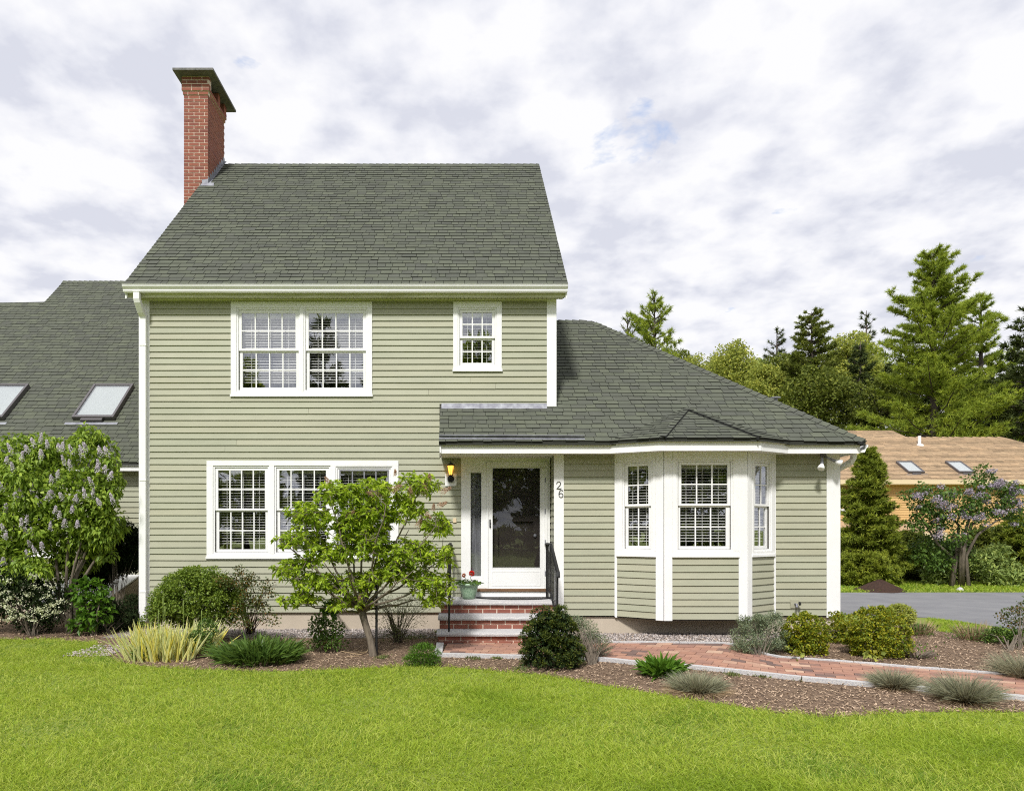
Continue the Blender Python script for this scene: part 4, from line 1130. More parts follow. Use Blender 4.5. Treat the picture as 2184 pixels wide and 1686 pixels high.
# lantern
ln = thing('wall_lantern', (0, 0, 0), 'lit amber wall lantern on a white block left of the door', 'lantern')
a = main.rect(1297, 1330.5, 1379.6, 1416); mb = MB(); mb.wbox(main, a[0], a[1], 0.018, 0.036, a[2], a[3]); mb.build('mounting_block', M['white'], ln, bevel=0.003)
lx = (a[0] + a[1]) / 2; lz = a[2] + 0.12; ly = YM - 0.11
mb = MB(); mb.lathe((lx, YM - 0.05, lz), [(0.001, -0.06), (0.03, -0.055), (0.052, -0.03), (0.055, 0), (0.05, 0.03), (0.02, 0.05), (0.001, 0.05)], 16); mb.tube([(lx, YM - 0.05, lz), (lx, ly, lz + 0.01), (lx, ly, lz + 0.05)], 0.012, 8); mb.build('bracket', M['black'], ln, smooth=True)
z0 = lz + 0.055
mb = MB()
for k in range(6):
    g = math.pi / 3 * k + 0.3
    mb.tube([(lx + 0.032 * math.cos(g), ly + 0.032 * math.sin(g), z0), (lx + 0.058 * math.cos(g), ly + 0.058 * math.sin(g), z0 + 0.15)], 0.0035, 5)
mb.lathe((lx, ly, z0 - 0.008), [(0.02, -0.01), (0.038, 0), (0.038, 0.008)], 12)
mb.lathe((lx, ly, z0 + 0.148), [(0.066, 0), (0.066, 0.008), (0.035, 0.035), (0.012, 0.042), (0.007, 0.06), (0.012, 0.068), (0.001, 0.078)], 12)
mb.build('cage', M['black'], ln)
mb = MB(); mb.lathe((lx, ly, z0), [(0.026, 0.0), (0.052, 0.148)], 12)
M['amber'] = material('amber_glass', (0.8, 0.42, 0.05), 0.2, emit=((1.0, 0.50, 0.07), 1.1))
mb.build('glass', M['amber'], ln)
mb = MB(); mb.lathe((lx, ly, z0 + 0.02), [(0.001, 0), (0.012, 0.005), (0.014, 0.07), (0.001, 0.09)], 10)
M['bulb'] = material('bulb', (1, 0.9, 0.6), 0.3, emit=((1.0, 0.85, 0.45), 6)); mb.build('bulb', M['bulb'], ln)

# twin floodlight under the right eave
fl = thing('floodlight', (0, 0, 0), 'twin grey floodlight with white bulbs under the right eave', 'floodlight')
bx_, bz = wing.uz(2383, 1326); by = YW - 0.16
mb = MB(); mb.lathe((bx_, by, 2.755), [(0.045, 0), (0.045, 0.044)], 14); mb.build('base', M['dark_metal'], fl)
for s, e in ((-1, (bx_ - 0.06, by - 0.08, 2.63)), (1, (bx_ + 0.15, by - 0.06, 2.68))):
    mb = MB(); mb.tube([(bx_ + s * 0.02, by, 2.76), (bx_ + (e[0] - bx_) * .55, by - 0.03, 2.72), e], [0.016, 0.02, 0.024], 10); mb.build('lamp_holder', M['metal'], fl, smooth=True)
    d = (Vector(e) - Vector((bx_, by - .02, 2.74))).normalized()
    mb = MB(); mb.tube([Vector(e), Vector(e) + d * 0.05, Vector(e) + d * 0.09, Vector(e) + d * 0.10], [0.022, 0.045, 0.052, 0.03], 14); mb.build('bulb', M['white'], fl, smooth=True)
# garden tap
tp = thing('garden_tap', (0, 0, 0), 'brass garden tap on a square plate low on the wing wall', 'tap')
a = wing.rect(2301, 2327, 1746, 1770); mb = MB(); mb.wbox(wing, a[0], a[1], 0.018, 0.03, a[2], a[3]); mb.build('plate', M['siding'], tp, bevel=0.003)
cu, cz_ = (a[0] + a[1]) / 2, (a[2] + a[3]) / 2
mb = MB(); mb.tube([(cu, YW - 0.03, cz_), (cu, YW - 0.09, cz_), (cu - 0.01, YW - 0.11, cz_ - 0.045)], [0.014, 0.014, 0.018], 10); mb.build('spout', M['metal'], tp)
mb = MB(); mb.tube([(cu + 0.03, YW - 0.10, cz_ + 0.012), (cu + 0.045, YW - 0.115, cz_ + 0.016)], [0.03, 0.028], 10); mb.build('handle', M['black'], tp)

# sloping white cellar hatch beside the holly
hb = thing('cellar_hatch', (0, 0, 0), 'white sloping cellar hatch between the holly and the downspout', 'hatch')
A = pix(287, 1240, 12.9); B = pix(252, 1292, 12.3)
for i, (x0, x1) in enumerate(((-7.6, -6.93), (-6.91, A.x - 0.1))):
    mb = MB(); mb.hexa([(x0 - .15, 12.25, 0.30), (x1 - .15, 12.25, 0.30), (x1, 13.35, 0.72), (x0, 13.35, 0.72), (x0 - .15, 12.25, 0.33), (x1 - .15, 12.25, 0.33), (x1, 13.35, 0.75), (x0, 13.35, 0.75)]); mb.build('door', M['white'], hb, bevel=0.005)
mb = MB(); mb.add([(-7.7, 12.3, 0), (A.x - .25, 12.3, 0), (A.x - .1, 13.36, 0), (-7.55, 13.36, 0), (-7.7, 12.3, .295), (A.x - .25, 12.3, .295), (A.x - .1, 13.36, .70), (-7.55, 13.36, .70)], BOXF); mb.build('side_wall', M['concrete'], hb)

# ---------------- ground
def sheet(name, pts, z, mat, parent=None, kind='structure'):
    me = bpy.data.meshes.new(name); me.from_pydata([(p[0], p[1], z) for p in pts], [], [tuple(range(len(pts)))])
    if me.polygons[0].normal.z < 0: me.flip_normals()
    return link(name, me, mat, parent, kind)
n = 90
gx = np.concatenate([[-400, -150, -60], np.linspace(-30, 60, n), [120, 400]]); gy = np.concatenate([[-400, -120, -40], np.linspace(-10, 80, n), [180, 400]])
XX, YY = np.meshgrid(gx, gy)
def sstep(a, b, x): t = np.clip((x - a) / (b - a), 0, 1); return t * t * (3 - 2 * t)
ZZ = -1.7 * sstep(20.6, 27, YY)
Vg = np.stack([XX, YY, ZZ], -1).reshape(-1, 3); w_ = len(gx); h_ = len(gy)
ii = (np.arange(h_ - 1)[:, None] * w_ + np.arange(w_ - 1)[None]).ravel()
me = mesh_np('ground', Vg, [np.stack([ii, ii + 1, ii + w_ + 1, ii + w_], 1)])
link('ground', me, M['ground'], kind='structure')
# lawn edge: working pixels on the ground
edge_px = [(-900, 1350), (-300, 1357), (0, 1363), (110, 1364), (205, 1370), (226, 1386), (235, 1402), (262, 1413), (330, 1423), (420, 1428), (520, 1431), (640, 1431), (760, 1425), (860, 1421), (960, 1422), (1060, 1431), (1150, 1438), (1250, 1455), (1340, 1470), (1437, 1488), (1537, 1500), (1650, 1520), (1760, 1530), (1863, 1525), (1981, 1518), (2184, 1519), (2600, 1530)]
edge = [gnd(x, y) for x, y in edge_px]
bed = [(p.x, p.y) for p in edge] + [(11.5, 7.0), (11, 9.3), (9.6, 9.9)] + [(gnd(x, y).x, gnd(x, y).y) for x, y in ((2184, 1372), (2110, 1362), (2047, 1352), (1976, 1342), (1930, 1335))] + [(6.9, 11.6), (6.3, 12.2), (6.0, 17), (-16, 17)]
sheet('planting_bed', bed, 0.004, M['mulch_base'])
drive = [(6.2, 14.0), (6.9, 13.3), (7.8, 12.85), (8.55, 12.6), (8.8, 12.05), (9.05, 11.0), (9.6, 9.6), (10.6, 7.5), (12, 5), (16, -6), (24, -6), (30, 17.6), (22, 17.55), (9, 17.45), (4, 17.4), (4, 17.3), (6.2, 17.2)]
sheet('driveway', drive, 0.008, M['asphalt'])
# gravel strip under the foundation
def pebbles(name, regions, n, parent=None, label=None):
    tot = sum((x1 - x0) * (y1 - y0) for x0, x1, y0, y1 in regions); P = []
    for x0, x1, y0, y1 in regions:
        k = int(n * (x1 - x0) * (y1 - y0) / tot); P.append(np.stack([rng.uniform(x0, x1, k), rng.uniform(y0, y1, k), np.zeros(k)], 1))
    P = np.concatenate(P); k = len(P)
    r = rng.uniform(0.008, 0.02, k); z = rng.uniform(0, 0.012, k)
    oct_ = np.array([(1, 0, 0), (0, 1, 0), (-1, 0, 0), (0, -1, 0), (0, 0, 1), (0, 0, -1)], float)
    s = rng.uniform(0.7, 1.3, (k, 6, 1)); V = P[:, None] + oct_[None] * s * r[:, None, None] * np.array([1, 1, 0.7]); V[:, :, 2] += z[:, None] + 0.008
    a = rng.uniform(0, 6.28, k)
    f = np.array([(0, 1, 4), (1, 2, 4), (2, 3, 4), (3, 0, 4), (1, 0, 5), (2, 1, 5), (3, 2, 5), (0, 3, 5)])
    Fc = (f[None] + 6 * np.arange(k)[:, None, None]).reshape(-1, 3)
    me = mesh_np(name, V.reshape(-1, 3), [Fc], var=np.repeat(rng.random(k), 6))
    return link(name, me, M['pebble'], parent, kind='stuff')
M['gravel_base'] = material('gravel_bed', (0.3, 0.27, 0.25), 0.95, (0.16, 0.14, 0.13), 60, bump=0.8, bump_scale=90, dist=0.01)
sheet('gravel_strip', [(XML - 0.2, 10.25), (-0.4, 10.25), (-0.4, YM + 0.03), (XML - 0.2, YM + 0.03)], 0.008, M['gravel_base'])
sheet('gravel_strip', [(1.5, 9.75), (5.0, 9.72), (6.2, 10.3), (6.2, YW + 0.03), (1.5, YW + 0.03)], 0.008, M['gravel_base'])
pebbles('gravel', [(-5.2, -0.4, 10.35, 11.12), (1.5, 5.0, 9.74, 10.68), (-5.15, -4.55, 8.75, 9.6)], 8000)
# brick path between granite kerbs
near_px = [(943, 1399), (1030, 1401), (1110, 1403), (1200, 1405), (1298, 1409), (1358, 1416), (1460, 1423), (1573, 1434.5), (1700, 1448.7), (1863, 1463), (1996, 1474), (2184, 1491.6), (2420, 1514)]
far_px = [(955, 1374), (1040, 1374), (1120, 1375), (1210, 1375), (1320, 1375.4), (1440, 1375.4), (1556, 1377), (1597, 1390), (1647, 1406), (1740, 1413), (1833, 1420), (1952, 1430), (2184, 1448), (2440, 1468)]
def resample(pts, n):
    pts = np.array([(gnd(*p).x, gnd(*p).y) for p in pts]); d = np.r_[0, np.cumsum(np.hypot(*np.diff(pts, axis=0).T))]
    t = np.linspace(0, d[-1], n); return np.stack([np.interp(t, d, pts[:, 0]), np.interp(t, d, pts[:, 1])], 1)
NEAR, FAR = resample(near_px, 400), resample(far_px, 400)
path = sheet('brick_path', [tuple(p) for p in NEAR[::8]] + [tuple(p) for p in FAR[::-8]], 0.012, M['paver_joint'])
Lp = float(np.hypot(*np.diff((NEAR + FAR) / 2, axis=0).T).sum())
rowsn = 9; bl = 0.205
def bil(s, t):
    i = min(max(s / Lp, 0), 1) * 399; k = int(min(i, 398)); f = i - k
    a = NEAR[k] * (1 - f) + NEAR[k + 1] * f; b = FAR[k] * (1 - f) + FAR[k + 1] * f
    return a * (1 - t) + b * t
cand = []
for r in range(rowsn):
    s = -(bl / 2 if r % 2 else 0)
    while s < Lp:
        a, b = max(s + 0.003, 0), min(s + bl - 0.003, Lp)
        if b - a > 0.03: cand.append((a, b, (r + 0.04) / rowsn, (r + 0.96) / rowsn))
        s += bl
cand.sort(key=lambda q: bil(q[0], q[2])[1])
extra = MB()
random.seed(5)
vis = [q for q in cand if bil(q[0], q[2])[0] / bil(q[0], q[2])[1] < 0.86]
for i, q in enumerate(vis + [q for q in cand if q not in vis]):
    p = [bil(q[0], q[2]), bil(q[1], q[2]), bil(q[1], q[3]), bil(q[0], q[3])]
    h = 0.034 + random.uniform(-0.003, 0.003)
    mb = MB() if i < 297 else extra
    mb.hexa([(*k, 0.01) for k in p] + [(*k, h + random.uniform(-.001, .001)) for k in p], random.random())
    if i < 297: mb.build('brick', M['paver'], path)
extra.build('far_bricks', M['paver'], path, kind='stuff')
def kerb(line, out, w, h):
    d = np.r_[0, np.cumsum(np.hypot(*np.diff(line, axis=0).T))]; s = 0
    while s < d[-1] - 0.1:
        L = random.uniform(0.55, 1.1); e = min(s + L - 0.006, d[-1])
        ts = np.linspace(s, e, 6); P = np.stack([np.interp(ts, d, line[:, 0]), np.interp(ts, d, line[:, 1])], 1)
        T = np.gradient(P, axis=0); T /= np.hypot(*T.T)[:, None]; Nn = np.stack([-T[:, 1], T[:, 0]], 1) * out
        mb = MB(); vs = []
        for p, q in zip(P, Nn):
            j = random.uniform(-.004, .004)
            vs += [(*p, 0), (*(p + q * (w + j)), 0), (*(p + q * (w + j)), h + random.uniform(-.003, .003)), (*p, h)]
        fs = [(4 * k + m, 4 * (k + 1) + m, 4 * (k + 1) + (m + 1) % 4, 4 * k + (m + 1) % 4) for k in range(5) for m in range(4)] + [(0, 1, 2, 3), (23, 22, 21, 20)]
        mb.add(vs, fs); mb.build('edging_stone', M['granite'], path); s += L
kerb(NEAR, -1, 0.075, 0.05); kerb(FAR[110:], 1, 0.06, 0.05)
lx = np.stack([np.full(8, NEAR[0][0]), np.linspace(NEAR[0][1], 9.60, 8)], 1); kerb(lx, 1, 0.10, 0.05)
# mulch chips on the bed
from mathutils import geometry
def inside(poly, P):
    x, y = P[:, 0], P[:, 1]; c = np.zeros(len(P), bool); n = len(poly)
    for i in range(n):
        x0, y0 = poly[i]; x1, y1 = poly[(i + 1) % n]
        m = ((y0 > y) != (y1 > y)) & (x < (x1 - x0) * (y - y0) / ((y1 - y0) or 1e-9) + x0); c ^= m
    return c
pathpoly = [tuple(p) for p in NEAR[::8]] + [tuple(p) for p in FAR[::-8]]
def chips():
    k = 95000
    P = np.stack([rng.uniform(-8.5, 9.5, k), 6.0 + 6.5 * rng.random(k) ** 1.3], 1)
    m = inside(bed, P) & ~inside(pathpoly, P) & (P[:, 0] / P[:, 1] < 0.9) & (P[:, 0] / P[:, 1] > -0.75)
    m &= ~((P[:, 0] > -5.2) & (P[:, 0] < 5.9) & (P[:, 1] > 10.7)); P = P[m]; k = len(P)
    a = rng.uniform(0, 6.28, k); L = rng.uniform(0.008, 0.034, k); w = rng.uniform(0.003, 0.008, k)
    tilt = rng.uniform(-0.5, 0.5, k)
    d = np.stack([np.cos(a), np.sin(a), tilt], 1); s = np.stack([-np.sin(a), np.cos(a), rng.uniform(-.4, .4, k)], 1)
    c = np.stack([P[:, 0], P[:, 1], rng.uniform(0.006, 0.022, k)], 1)
    V = np.stack([c - d * L[:, None] / 2 - s * w[:, None], c + d * L[:, None] / 2 - s * w[:, None] * .6, c + d * L[:, None] / 2 + s * w[:, None], c - d * L[:, None] / 2 + s * w[:, None] * .7], 1)
    Fc = np.arange(4 * k).reshape(k, 4)
    me = mesh_np('mulch', V.reshape(-1, 3), [Fc], var=np.repeat(rng.random(k), 4)); link('mulch', me, M['mulch_chip'], kind='stuff')
chips()

# ================================================================== PLANTS
def unit_rand(n, zmin=-1.0):
    v = rng.normal(size=(n, 3)); v /= np.linalg.norm(v, axis=1)[:, None]
    v[:, 2] = np.maximum(v[:, 2], zmin); return v
def nrm(v): return v / np.maximum(np.linalg.norm(v, axis=-1, keepdims=True), 1e-9)
def leaf_mesh(name, P, D, L, W, mat, parent=None, kind=None, fold=0.25, droop=0.15, label=None, wide=0.42):
    """leaves: base point, direction, length, width; each is a folded, pointed blade of four triangles"""
    n = len(P); D = nrm(D); S = nrm(np.cross(D, rng.normal(size=(n, 3)) * 0.6 + np.array([0, 0, 1.0]))); flat = np.max(L) < 0.046 or abs(np.mean(P[:, 1])) > 17 or name == 'inner_foliage'
    U = np.cross(S, D); L = np.broadcast_to(L, n)[:, None]; W = np.broadcast_to(W, n)[:, None]
    dz = np.array([0, 0, -1.0]) * L * droop
    m = P + D * L * wide
    if flat:
        V = np.stack([P, m + S * W / 2, P + D * L + dz, m - S * W / 2 + U * W * fold], 1)
        me = mesh_np(name, V.reshape(-1, 3), [np.arange(4 * n).reshape(n, 4)], var=np.repeat(rng.random(n), 4), h=np.tile([0.2, 1, 0.7, 1], n))
        return link(name, me, mat, parent, kind)
    V = np.stack([P, m - S * W / 2 + U * W * fold, m + S * W / 2 + U * W * fold, m * 1.0, P + D * L + dz], 1)
    b = 5 * np.arange(n)[:, None]
    T = np.concatenate([b + np.array([[0, 2, 3]]), b + np.array([[3, 2, 4]]), b + np.array([[0, 3, 1]]), b + np.array([[1, 3, 4]])])
    me = mesh_np(name, V.reshape(-1, 3), [T], var=np.repeat(rng.random(n), 5), h=np.tile([0.2, 1, 1, 0.0, 0.7], n))
    return link(name, me, mat, parent, kind)
def blade_mesh(name, P, D, L, W, bend, nseg, mat, parent=None, kind=None, var=None, fold=0.0):
    n = len(P); D = nrm(D); L = np.broadcast_to(L, n)[:, None]; W = np.broadcast_to(W, n)[:, None]; bend = np.broadcast_to(bend, n)[:, None]
    S = nrm(np.cross(D, rng.normal(size=(n, 3)))); H = D.copy(); H[:, 2] = 0; H = nrm(H + 1e-4)
    rows = []
    for k in range(nseg):
        t = k / nseg; c = P + D * L * t + (H * 0.5 - np.array([0, 0, 0.8])) * bend * L * t * t
        w = W * (1 - t ** 2.2) * (0.75 + 0.6 * t * (1 - t) * 2)
        rows += [c - S * w / 2, c + S * w / 2]
    c = P + D * L + (H * 0.5 - np.array([0, 0, 0.8])) * bend * L
    V = np.stack(rows + [c], 1); m = 2 * nseg + 1; b = m * np.arange(n)[:, None]
    Q = [b + np.array([[2 * k, 2 * k + 1, 2 * k + 3, 2 * k + 2]]) for k in range(nseg - 1)]
    T = b + np.array([[2 * nseg - 2, 2 * nseg - 1, 2 * nseg]])
    h = np.array([k / nseg for k in range(nseg) for _ in (0, 1)] + [1.0])
    vv = rng.random(n) if var is None else var
    me = mesh_np(name, V.reshape(-1, 3), ([np.concatenate(Q)] if Q else []) + [T], var=np.repeat(vv, m), h=np.tile(h, n))
    return link(name, me, mat, parent, kind)
def ell(x, y, rx, ry, Y, ryy=None):
    """blob from working pixels at distance Y -> centre, radii"""
    c = pix(x, y, Y); k = Y / F
    return (np.array(c), np.array([rx * k, (ryy if ryy else min(rx, ry) * k * 0.9), ry * k]))
def blobs_points(blobs, n, r0=0.72, up=0.35, bottom=-0.85):
    w = np.array([b[1][0] * b[1][2] for b in blobs]); idx = rng.choice(len(blobs), n, p=w / w.sum())
    c = np.array([b[0] for b in blobs])[idx]; r = np.array([b[1] for b in blobs])[idx]
    d = unit_rand(n); d[:, 2] = np.where(d[:, 2] < bottom, -d[:, 2], d[:, 2]); rad = (r0 + (1 - r0) * rng.random(n) ** 0.7)[:, None]
    P = c + d * r * rad; Nn = nrm(d / r); Nn[:, 2] += up
    return P, nrm(Nn)
def lump(blobs, k, size, seed=0):
    """smaller clumps over the surface of big blobs, for uneven outline"""
    P, Nn = blobs_points(blobs, k, 0.8)
    s = rng.uniform(0.6, 1.3, (k, 1)) * size
    return [(P[i], np.array([s[i, 0], s[i, 0], s[i, 0] * 0.8])) for i in range(k)]
def bush(name, base, label, cat, blobs, n, L, W, mat, stems=10, lumps=None, core=None, group=None, spread=0.8, up=0.35, r0=0.5, fold=0.25, stem_mat='bark', stem_r=0.008):
    t = thing(name, tuple(base), label, cat, group)
    bl = lump(blobs, lumps[0], lumps[1]) if lumps else blobs
    P, Nn = blobs_points(bl, n, r0, up)
    P = P[P[:, 2] > 0.01]; k = len(P); Nn = Nn[:k] if len(Nn) == k else Nn[:k]
    D = nrm(Nn + rng.normal(size=(k, 3)) * spread)
    leaf_mesh('foliage', P, D, rng.uniform(0.7, 1.25, k) * L, rng.uniform(0.8, 1.2, k) * W, M[mat], t, fold=fold)
    if core:       # inner leaves
        P, Nn = blobs_points(blobs, core, 0.2); P = P[P[:, 2] > 0.0]
        leaf_mesh('inner_foliage', P, unit_rand(len(P)), L * 1.3, W * 1.6, M[mat], t)
    if stems:
        mb = MB()
        for i in range(stems):
            b = blobs[random.randrange(len(blobs))]; e = Vector(b[0] + unit_rand(1, -0.2)[0] * b[1] * 0.75)
            s = Vector(base) + Vector((random.uniform(-.05, .05), random.uniform(-.05, .05), -0.02)); m = (s + e) / 2 + Vector((0, 0, 0.12 * (e - s).length))
            mb.tube([s, s.lerp(m, .6), m, e], [stem_r * 1.6, stem_r * 1.2, stem_r, stem_r * 0.4], 5)
        mb.build('stem', M[stem_mat], t, kind='stuff')
    return t
def curve(a, b, sag, n=5):
    a, b = Vector(a), Vector(b); m = a.lerp(b, 0.5) + Vector(sag)
    return [a.lerp(m, t).lerp(m.lerp(b, t), t) for t in np.linspace(0, 1, n)]

# ---- small hydrangea tree in front of the triple window
hy = thing('hydrangea_tree', tuple(gnd(797, 1399)), 'small multi-branched tree with bright green leaves and faded pink flower heads', 'tree')
YT = 8.86
fork = pix(772, 1303, YT); base = gnd(797, 1399)
mb = MB(); mb.tube([base + Vector((0, 0, -0.05)), base + Vector((-.01, 0, .02)), base.lerp(fork, 0.35) + Vector((.015, 0, 0)), base.lerp(fork, 0.75), fork], [0.062, 0.052, 0.046, 0.045, 0.05], 12)
hy_tr = mb.build('trunk', M['bark'], hy, smooth=True)
limbs = []
targets = [(600, 1150, -0.25), (620, 1225, 0.2), (655, 1085, 0.35), (700, 1045, -0.3), (740, 1120, 0.5), (770, 1030, 0.2), (820, 1075, -0.5), (850, 1020, 0.3), (905, 1030, 0.0), (930, 1120, -0.3), (945, 1195, 0.3), (930, 1240, -0.1), (880, 1215, -0.6), (690, 1200, -0.6), (870, 1130, 0.6), (630, 1285, 0.0), (800, 1180, 0.7), (740, 1210, -0.65), (905, 1275, 0.2), (700, 1265, -0.4)]
mbt = MB(); pool = []
for (x, y, dy) in targets:
    e = pix(x, y, YT + dy); st = fork + Vector((random.uniform(-.03, .03), random.uniform(-.03, .03), random.uniform(-.03, .05)))
    p = curve(st, e, (0, 0, -0.06 * abs(e.x - st.x) + random.uniform(-.04, .05)), 8)
    p = [q + Vector((random.gauss(0, .012), random.gauss(0, .012), random.gauss(0, .012))) * (i > 0) for i, q in enumerate(p)]
    mbt.tube(p, list(np.linspace(0.019, 0.005, 8)), 7); pool += [(q, i) for i, q in enumerate(p) if i >= 2]
hb_ = []
def px_ellipse(x, y, rx, ry, dy=0.0, d=0.45): hb_.append((np.array(pix(x, y, YT + dy)), np.array([rx * YT / F, d, ry * YT / F])))
for a in ((655, 1100, 50, 35), (720, 1055, 55, 30), (800, 1045, 60, 28), (895, 1035, 48, 32), (640, 1150, 55, 25), (740, 1120, 60, 40), (860, 1085, 50, 35), (930, 1120, 38, 28), (620, 1212, 40, 28), (700, 1180, 70, 30), (880, 1180, 80, 35), (950, 1190, 28, 28), (680, 1240, 60, 25), (640, 1275, 45, 18), (750, 1245, 60, 32), (845, 1220, 70, 35), (920, 1245, 50, 30), (930, 1280, 35, 16), (790, 1160, 60, 45), (790, 1100, 60, 40), (745, 1285, 50, 18)): px_ellipse(*a)
P, Nn = blobs_points(hb_, 2200, 0.2)
mbw = MB(); LP, LD, LL_, LW = [], [], [], []
for q, nn in zip(P, Nn):
    q = Vector(q); j = min(pool, key=lambda s: (s[0] - q).length + 0.15 * random.random())
    if (j[0] - q).length > 0.9: continue
    pth = curve(j[0], q, (0, 0, -0.03), 5); mbw.tube(pth, [0.0065, 0.005, 0.0042, 0.0034, 0.0025], 5, cap=False)
    pool.append((pth[3], 5))
    ax = np.array((pth[-1] - pth[-2]).normalized()) + np.array([0, 0, 0.5]); ax = nrm(ax)
    k = random.randint(6, 11)
    for i in range(k):
        g = 2.4 * i + random.random(); s = nrm(np.cross(ax, [0.2, 0.3, 0.9])); w = np.cross(ax, s)
        d = ax * random.uniform(0.1, 0.8) + (s * math.cos(g) + w * math.sin(g)); LP.append(np.array(q) - ax * random.uniform(0, 0.05)); LD.append(d); LL_.append(random.uniform(0.042, 0.092))
hy_b = mbt.build('limb', M['bark'], hy, kind='stuff', smooth=True); mbw.build('twig', M['bark'], hy, kind='stuff')
LL_ = np.array(LL_); leaf_mesh('crown', np.array(LP), np.array(LD), LL_, LL_ * 0.48, M['hydrangea_leaf'], hy, fold=0.3, droop=0.25)
def panicle(name, c, L, r, n, mat, parent, s=0.014, axis=(0.3, 0, 1)):
    ax = nrm(np.array(axis, float)); t = rng.random(n) ** 0.8; d = unit_rand(n)
    P = np.array(c) + ax * (t[:, None] - 0.3) * L + d * (r * (1.05 - 0.85 * t))[:, None] * rng.uniform(0.6, 1, n)[:, None]
    return leaf_mesh(name, P, d + unit_rand(n) * 0.7, s, s * 0.9, M[mat], parent, fold=0.1, droop=0)
for (x, y, r, ax) in ((803, 1056, .075, (-1, 0, .3)), (838, 1044, .07, (.6, 0, .3)), (905, 1044, .07, (0, 0, .6)), (946, 1047, .06, (.8, 0, .4)), (940, 1077, .05, (.4, 0, .2)), (893, 1119, .055, (.2, 0, .5)), (700, 1027, .04, (-.3, 0, .5)), (875, 1050, .045, (0, 0, 1)), (745, 1098, .05, (.5, 0, .4)), (768, 1286 - 10, .035, (0, 0, 1)), (916, 1020, .035, (0, 0, 1)), (843, 1010, .03, (0, 0, 1)), (912, 1098, .035, (.3, 0, -.3)), (925, 1083, .03, (0, 0, 1))):
    panicle('flower_head', pix(x, y, YT - 0.25), r * 2.4, r * 0.85, int(4200 * r + 80), 'dry_bloom', hy, 0.013, ax)
# black stake tied to the tree
sk = MB(); b = gnd(803, 1398); sk.tube([b, b + Vector((0, 0, 0.95))], 0.017, 8); o = sk.build('stake', M['black']); tag(o, 'black stake standing against the small tree trunk', 'stake')

# ---- lilac at the left edge
Yl = 10.9
lb_ = [ell(95, 1165, 70, 45, Yl + .1), ell(190, 1175, 46, 30, Yl + .2), ell(150, 1205, 60, 24, Yl + .4), ell(225, 1130, 26, 40, Yl + .2), ell(45, 965, 55, 40, Yl + .2), ell(190, 960, 50, 32, Yl), ell(110, 985, 80, 48, Yl + .3), ell(215, 1005, 38, 50, Yl), ell(150, 1050, 100, 55, Yl - .1), ell(40, 1060, 85, 70, Yl), ell(220, 1085, 34, 45, Yl), ell(110, 1120, 90, 45, Yl - .1), ell(20, 1150, 60, 55, Yl - .2), ell(190, 1130, 50, 36, Yl + .1), ell(-60, 1050, 80, 110, Yl + .1), ell(-40, 1180, 60, 60, Yl), ell(180, 928, 14, 26, Yl), ell(60, 1215, 40, 20, Yl - .3)]
lil = thing('lilac_bush', tuple(gnd(152, 1348)), 'tall lilac with pale mauve flower clusters at the left edge', 'lilac')
bl = lump(lb_, 250, 0.15)
P, Nn = blobs_points(bl, 14500, 0.3, -0.1); D = nrm(Nn * 0.8 + rng.normal(size=P.shape) * 0.35 + np.array([0, 0, -0.75]))
leaf_mesh('foliage', P, D, rng.uniform(0.06, 0.105, len(P)), rng.uniform(0.034, 0.055, len(P)), M['lilac_leaf'], lil, fold=0.3, droop=0.2)
P, Nn = blobs_points(lb_, 8000, 0.2); leaf_mesh('inner_foliage', P, unit_rand(len(P)), 0.09, 0.055, M['lilac_leaf'], lil)
mb = MB(); b0 = gnd(152, 1350)
for (x, y, dy) in ((190, 1180, .1), (175, 1150, -.1), (205, 1120, .1), (90, 1205, -.3), (20, 1190, -.2), (210, 1050, .2), (150, 1100, 0), (110, 1130, .2), (235, 1150, .2)):
    e = pix(x, y, Yl + dy); m = pix(138 + (x - 150) * .25, 1270, Yl)
    j = [Vector((random.gauss(0, .02), random.gauss(0, .02), 0)) for _ in range(3)]
    mb.tube([b0 + j[0], b0.lerp(m, .5) + j[1], m + j[2], m.lerp(e, .5) + Vector((0, 0, .06)), e], [0.045, 0.034, 0.028, 0.02, 0.01], 8)
mb.build('stems', M['bark'], lil, kind='stuff', smooth=True)
random.seed(31)
bp_ = [(75, 945), (90, 938), (100, 950), (112, 945), (122, 955), (60, 960), (135, 955), (145, 950), (155, 962), (45, 975), (20, 958), (18, 972), (15, 985), (170, 965), (185, 955), (225, 955), (230, 965), (215, 965), (88, 970), (118, 975), (140, 985), (150, 995), (205, 1000), (218, 1010), (228, 1002), (232, 1015), (212, 990), (58, 1030), (72, 1045), (48, 1055), (35, 1062), (62, 1055), (110, 1025), (125, 1015), (130, 1060), (145, 1062), (112, 1055), (160, 1065), (78, 1070), (90, 1085), (120, 1090), (128, 1100), (155, 1088), (225, 1062), (240, 1066), (215, 1072), (60, 1110), (75, 1112), (45, 1118), (105, 1125), (140, 1118), (150, 1125), (165, 1120), (55, 1135), (68, 1140), (80, 1150), (85, 1165), (60, 1160), (75, 1175), (135, 1140), (10, 1085), (5, 1130), (15, 1145), (30, 1172), (8, 1198), (55, 1185), (100, 1060), (140, 1035), (195, 1030), (180, 1055), (30, 1000), (165, 1150), (5, 1040), (200, 1055)]
for i, (x, y) in enumerate(bp_):
    if i % 4 == 3: continue
    c = pix(x + random.uniform(-4, 4), y, Yl - random.uniform(0.28, 0.5))
    panicle('flower_cluster', c, random.uniform(.09, .16), random.uniform(.032, .052), 170, 'lilac_bloom', lil, 0.016, (random.uniform(-.4, .4), -0.2, 1))
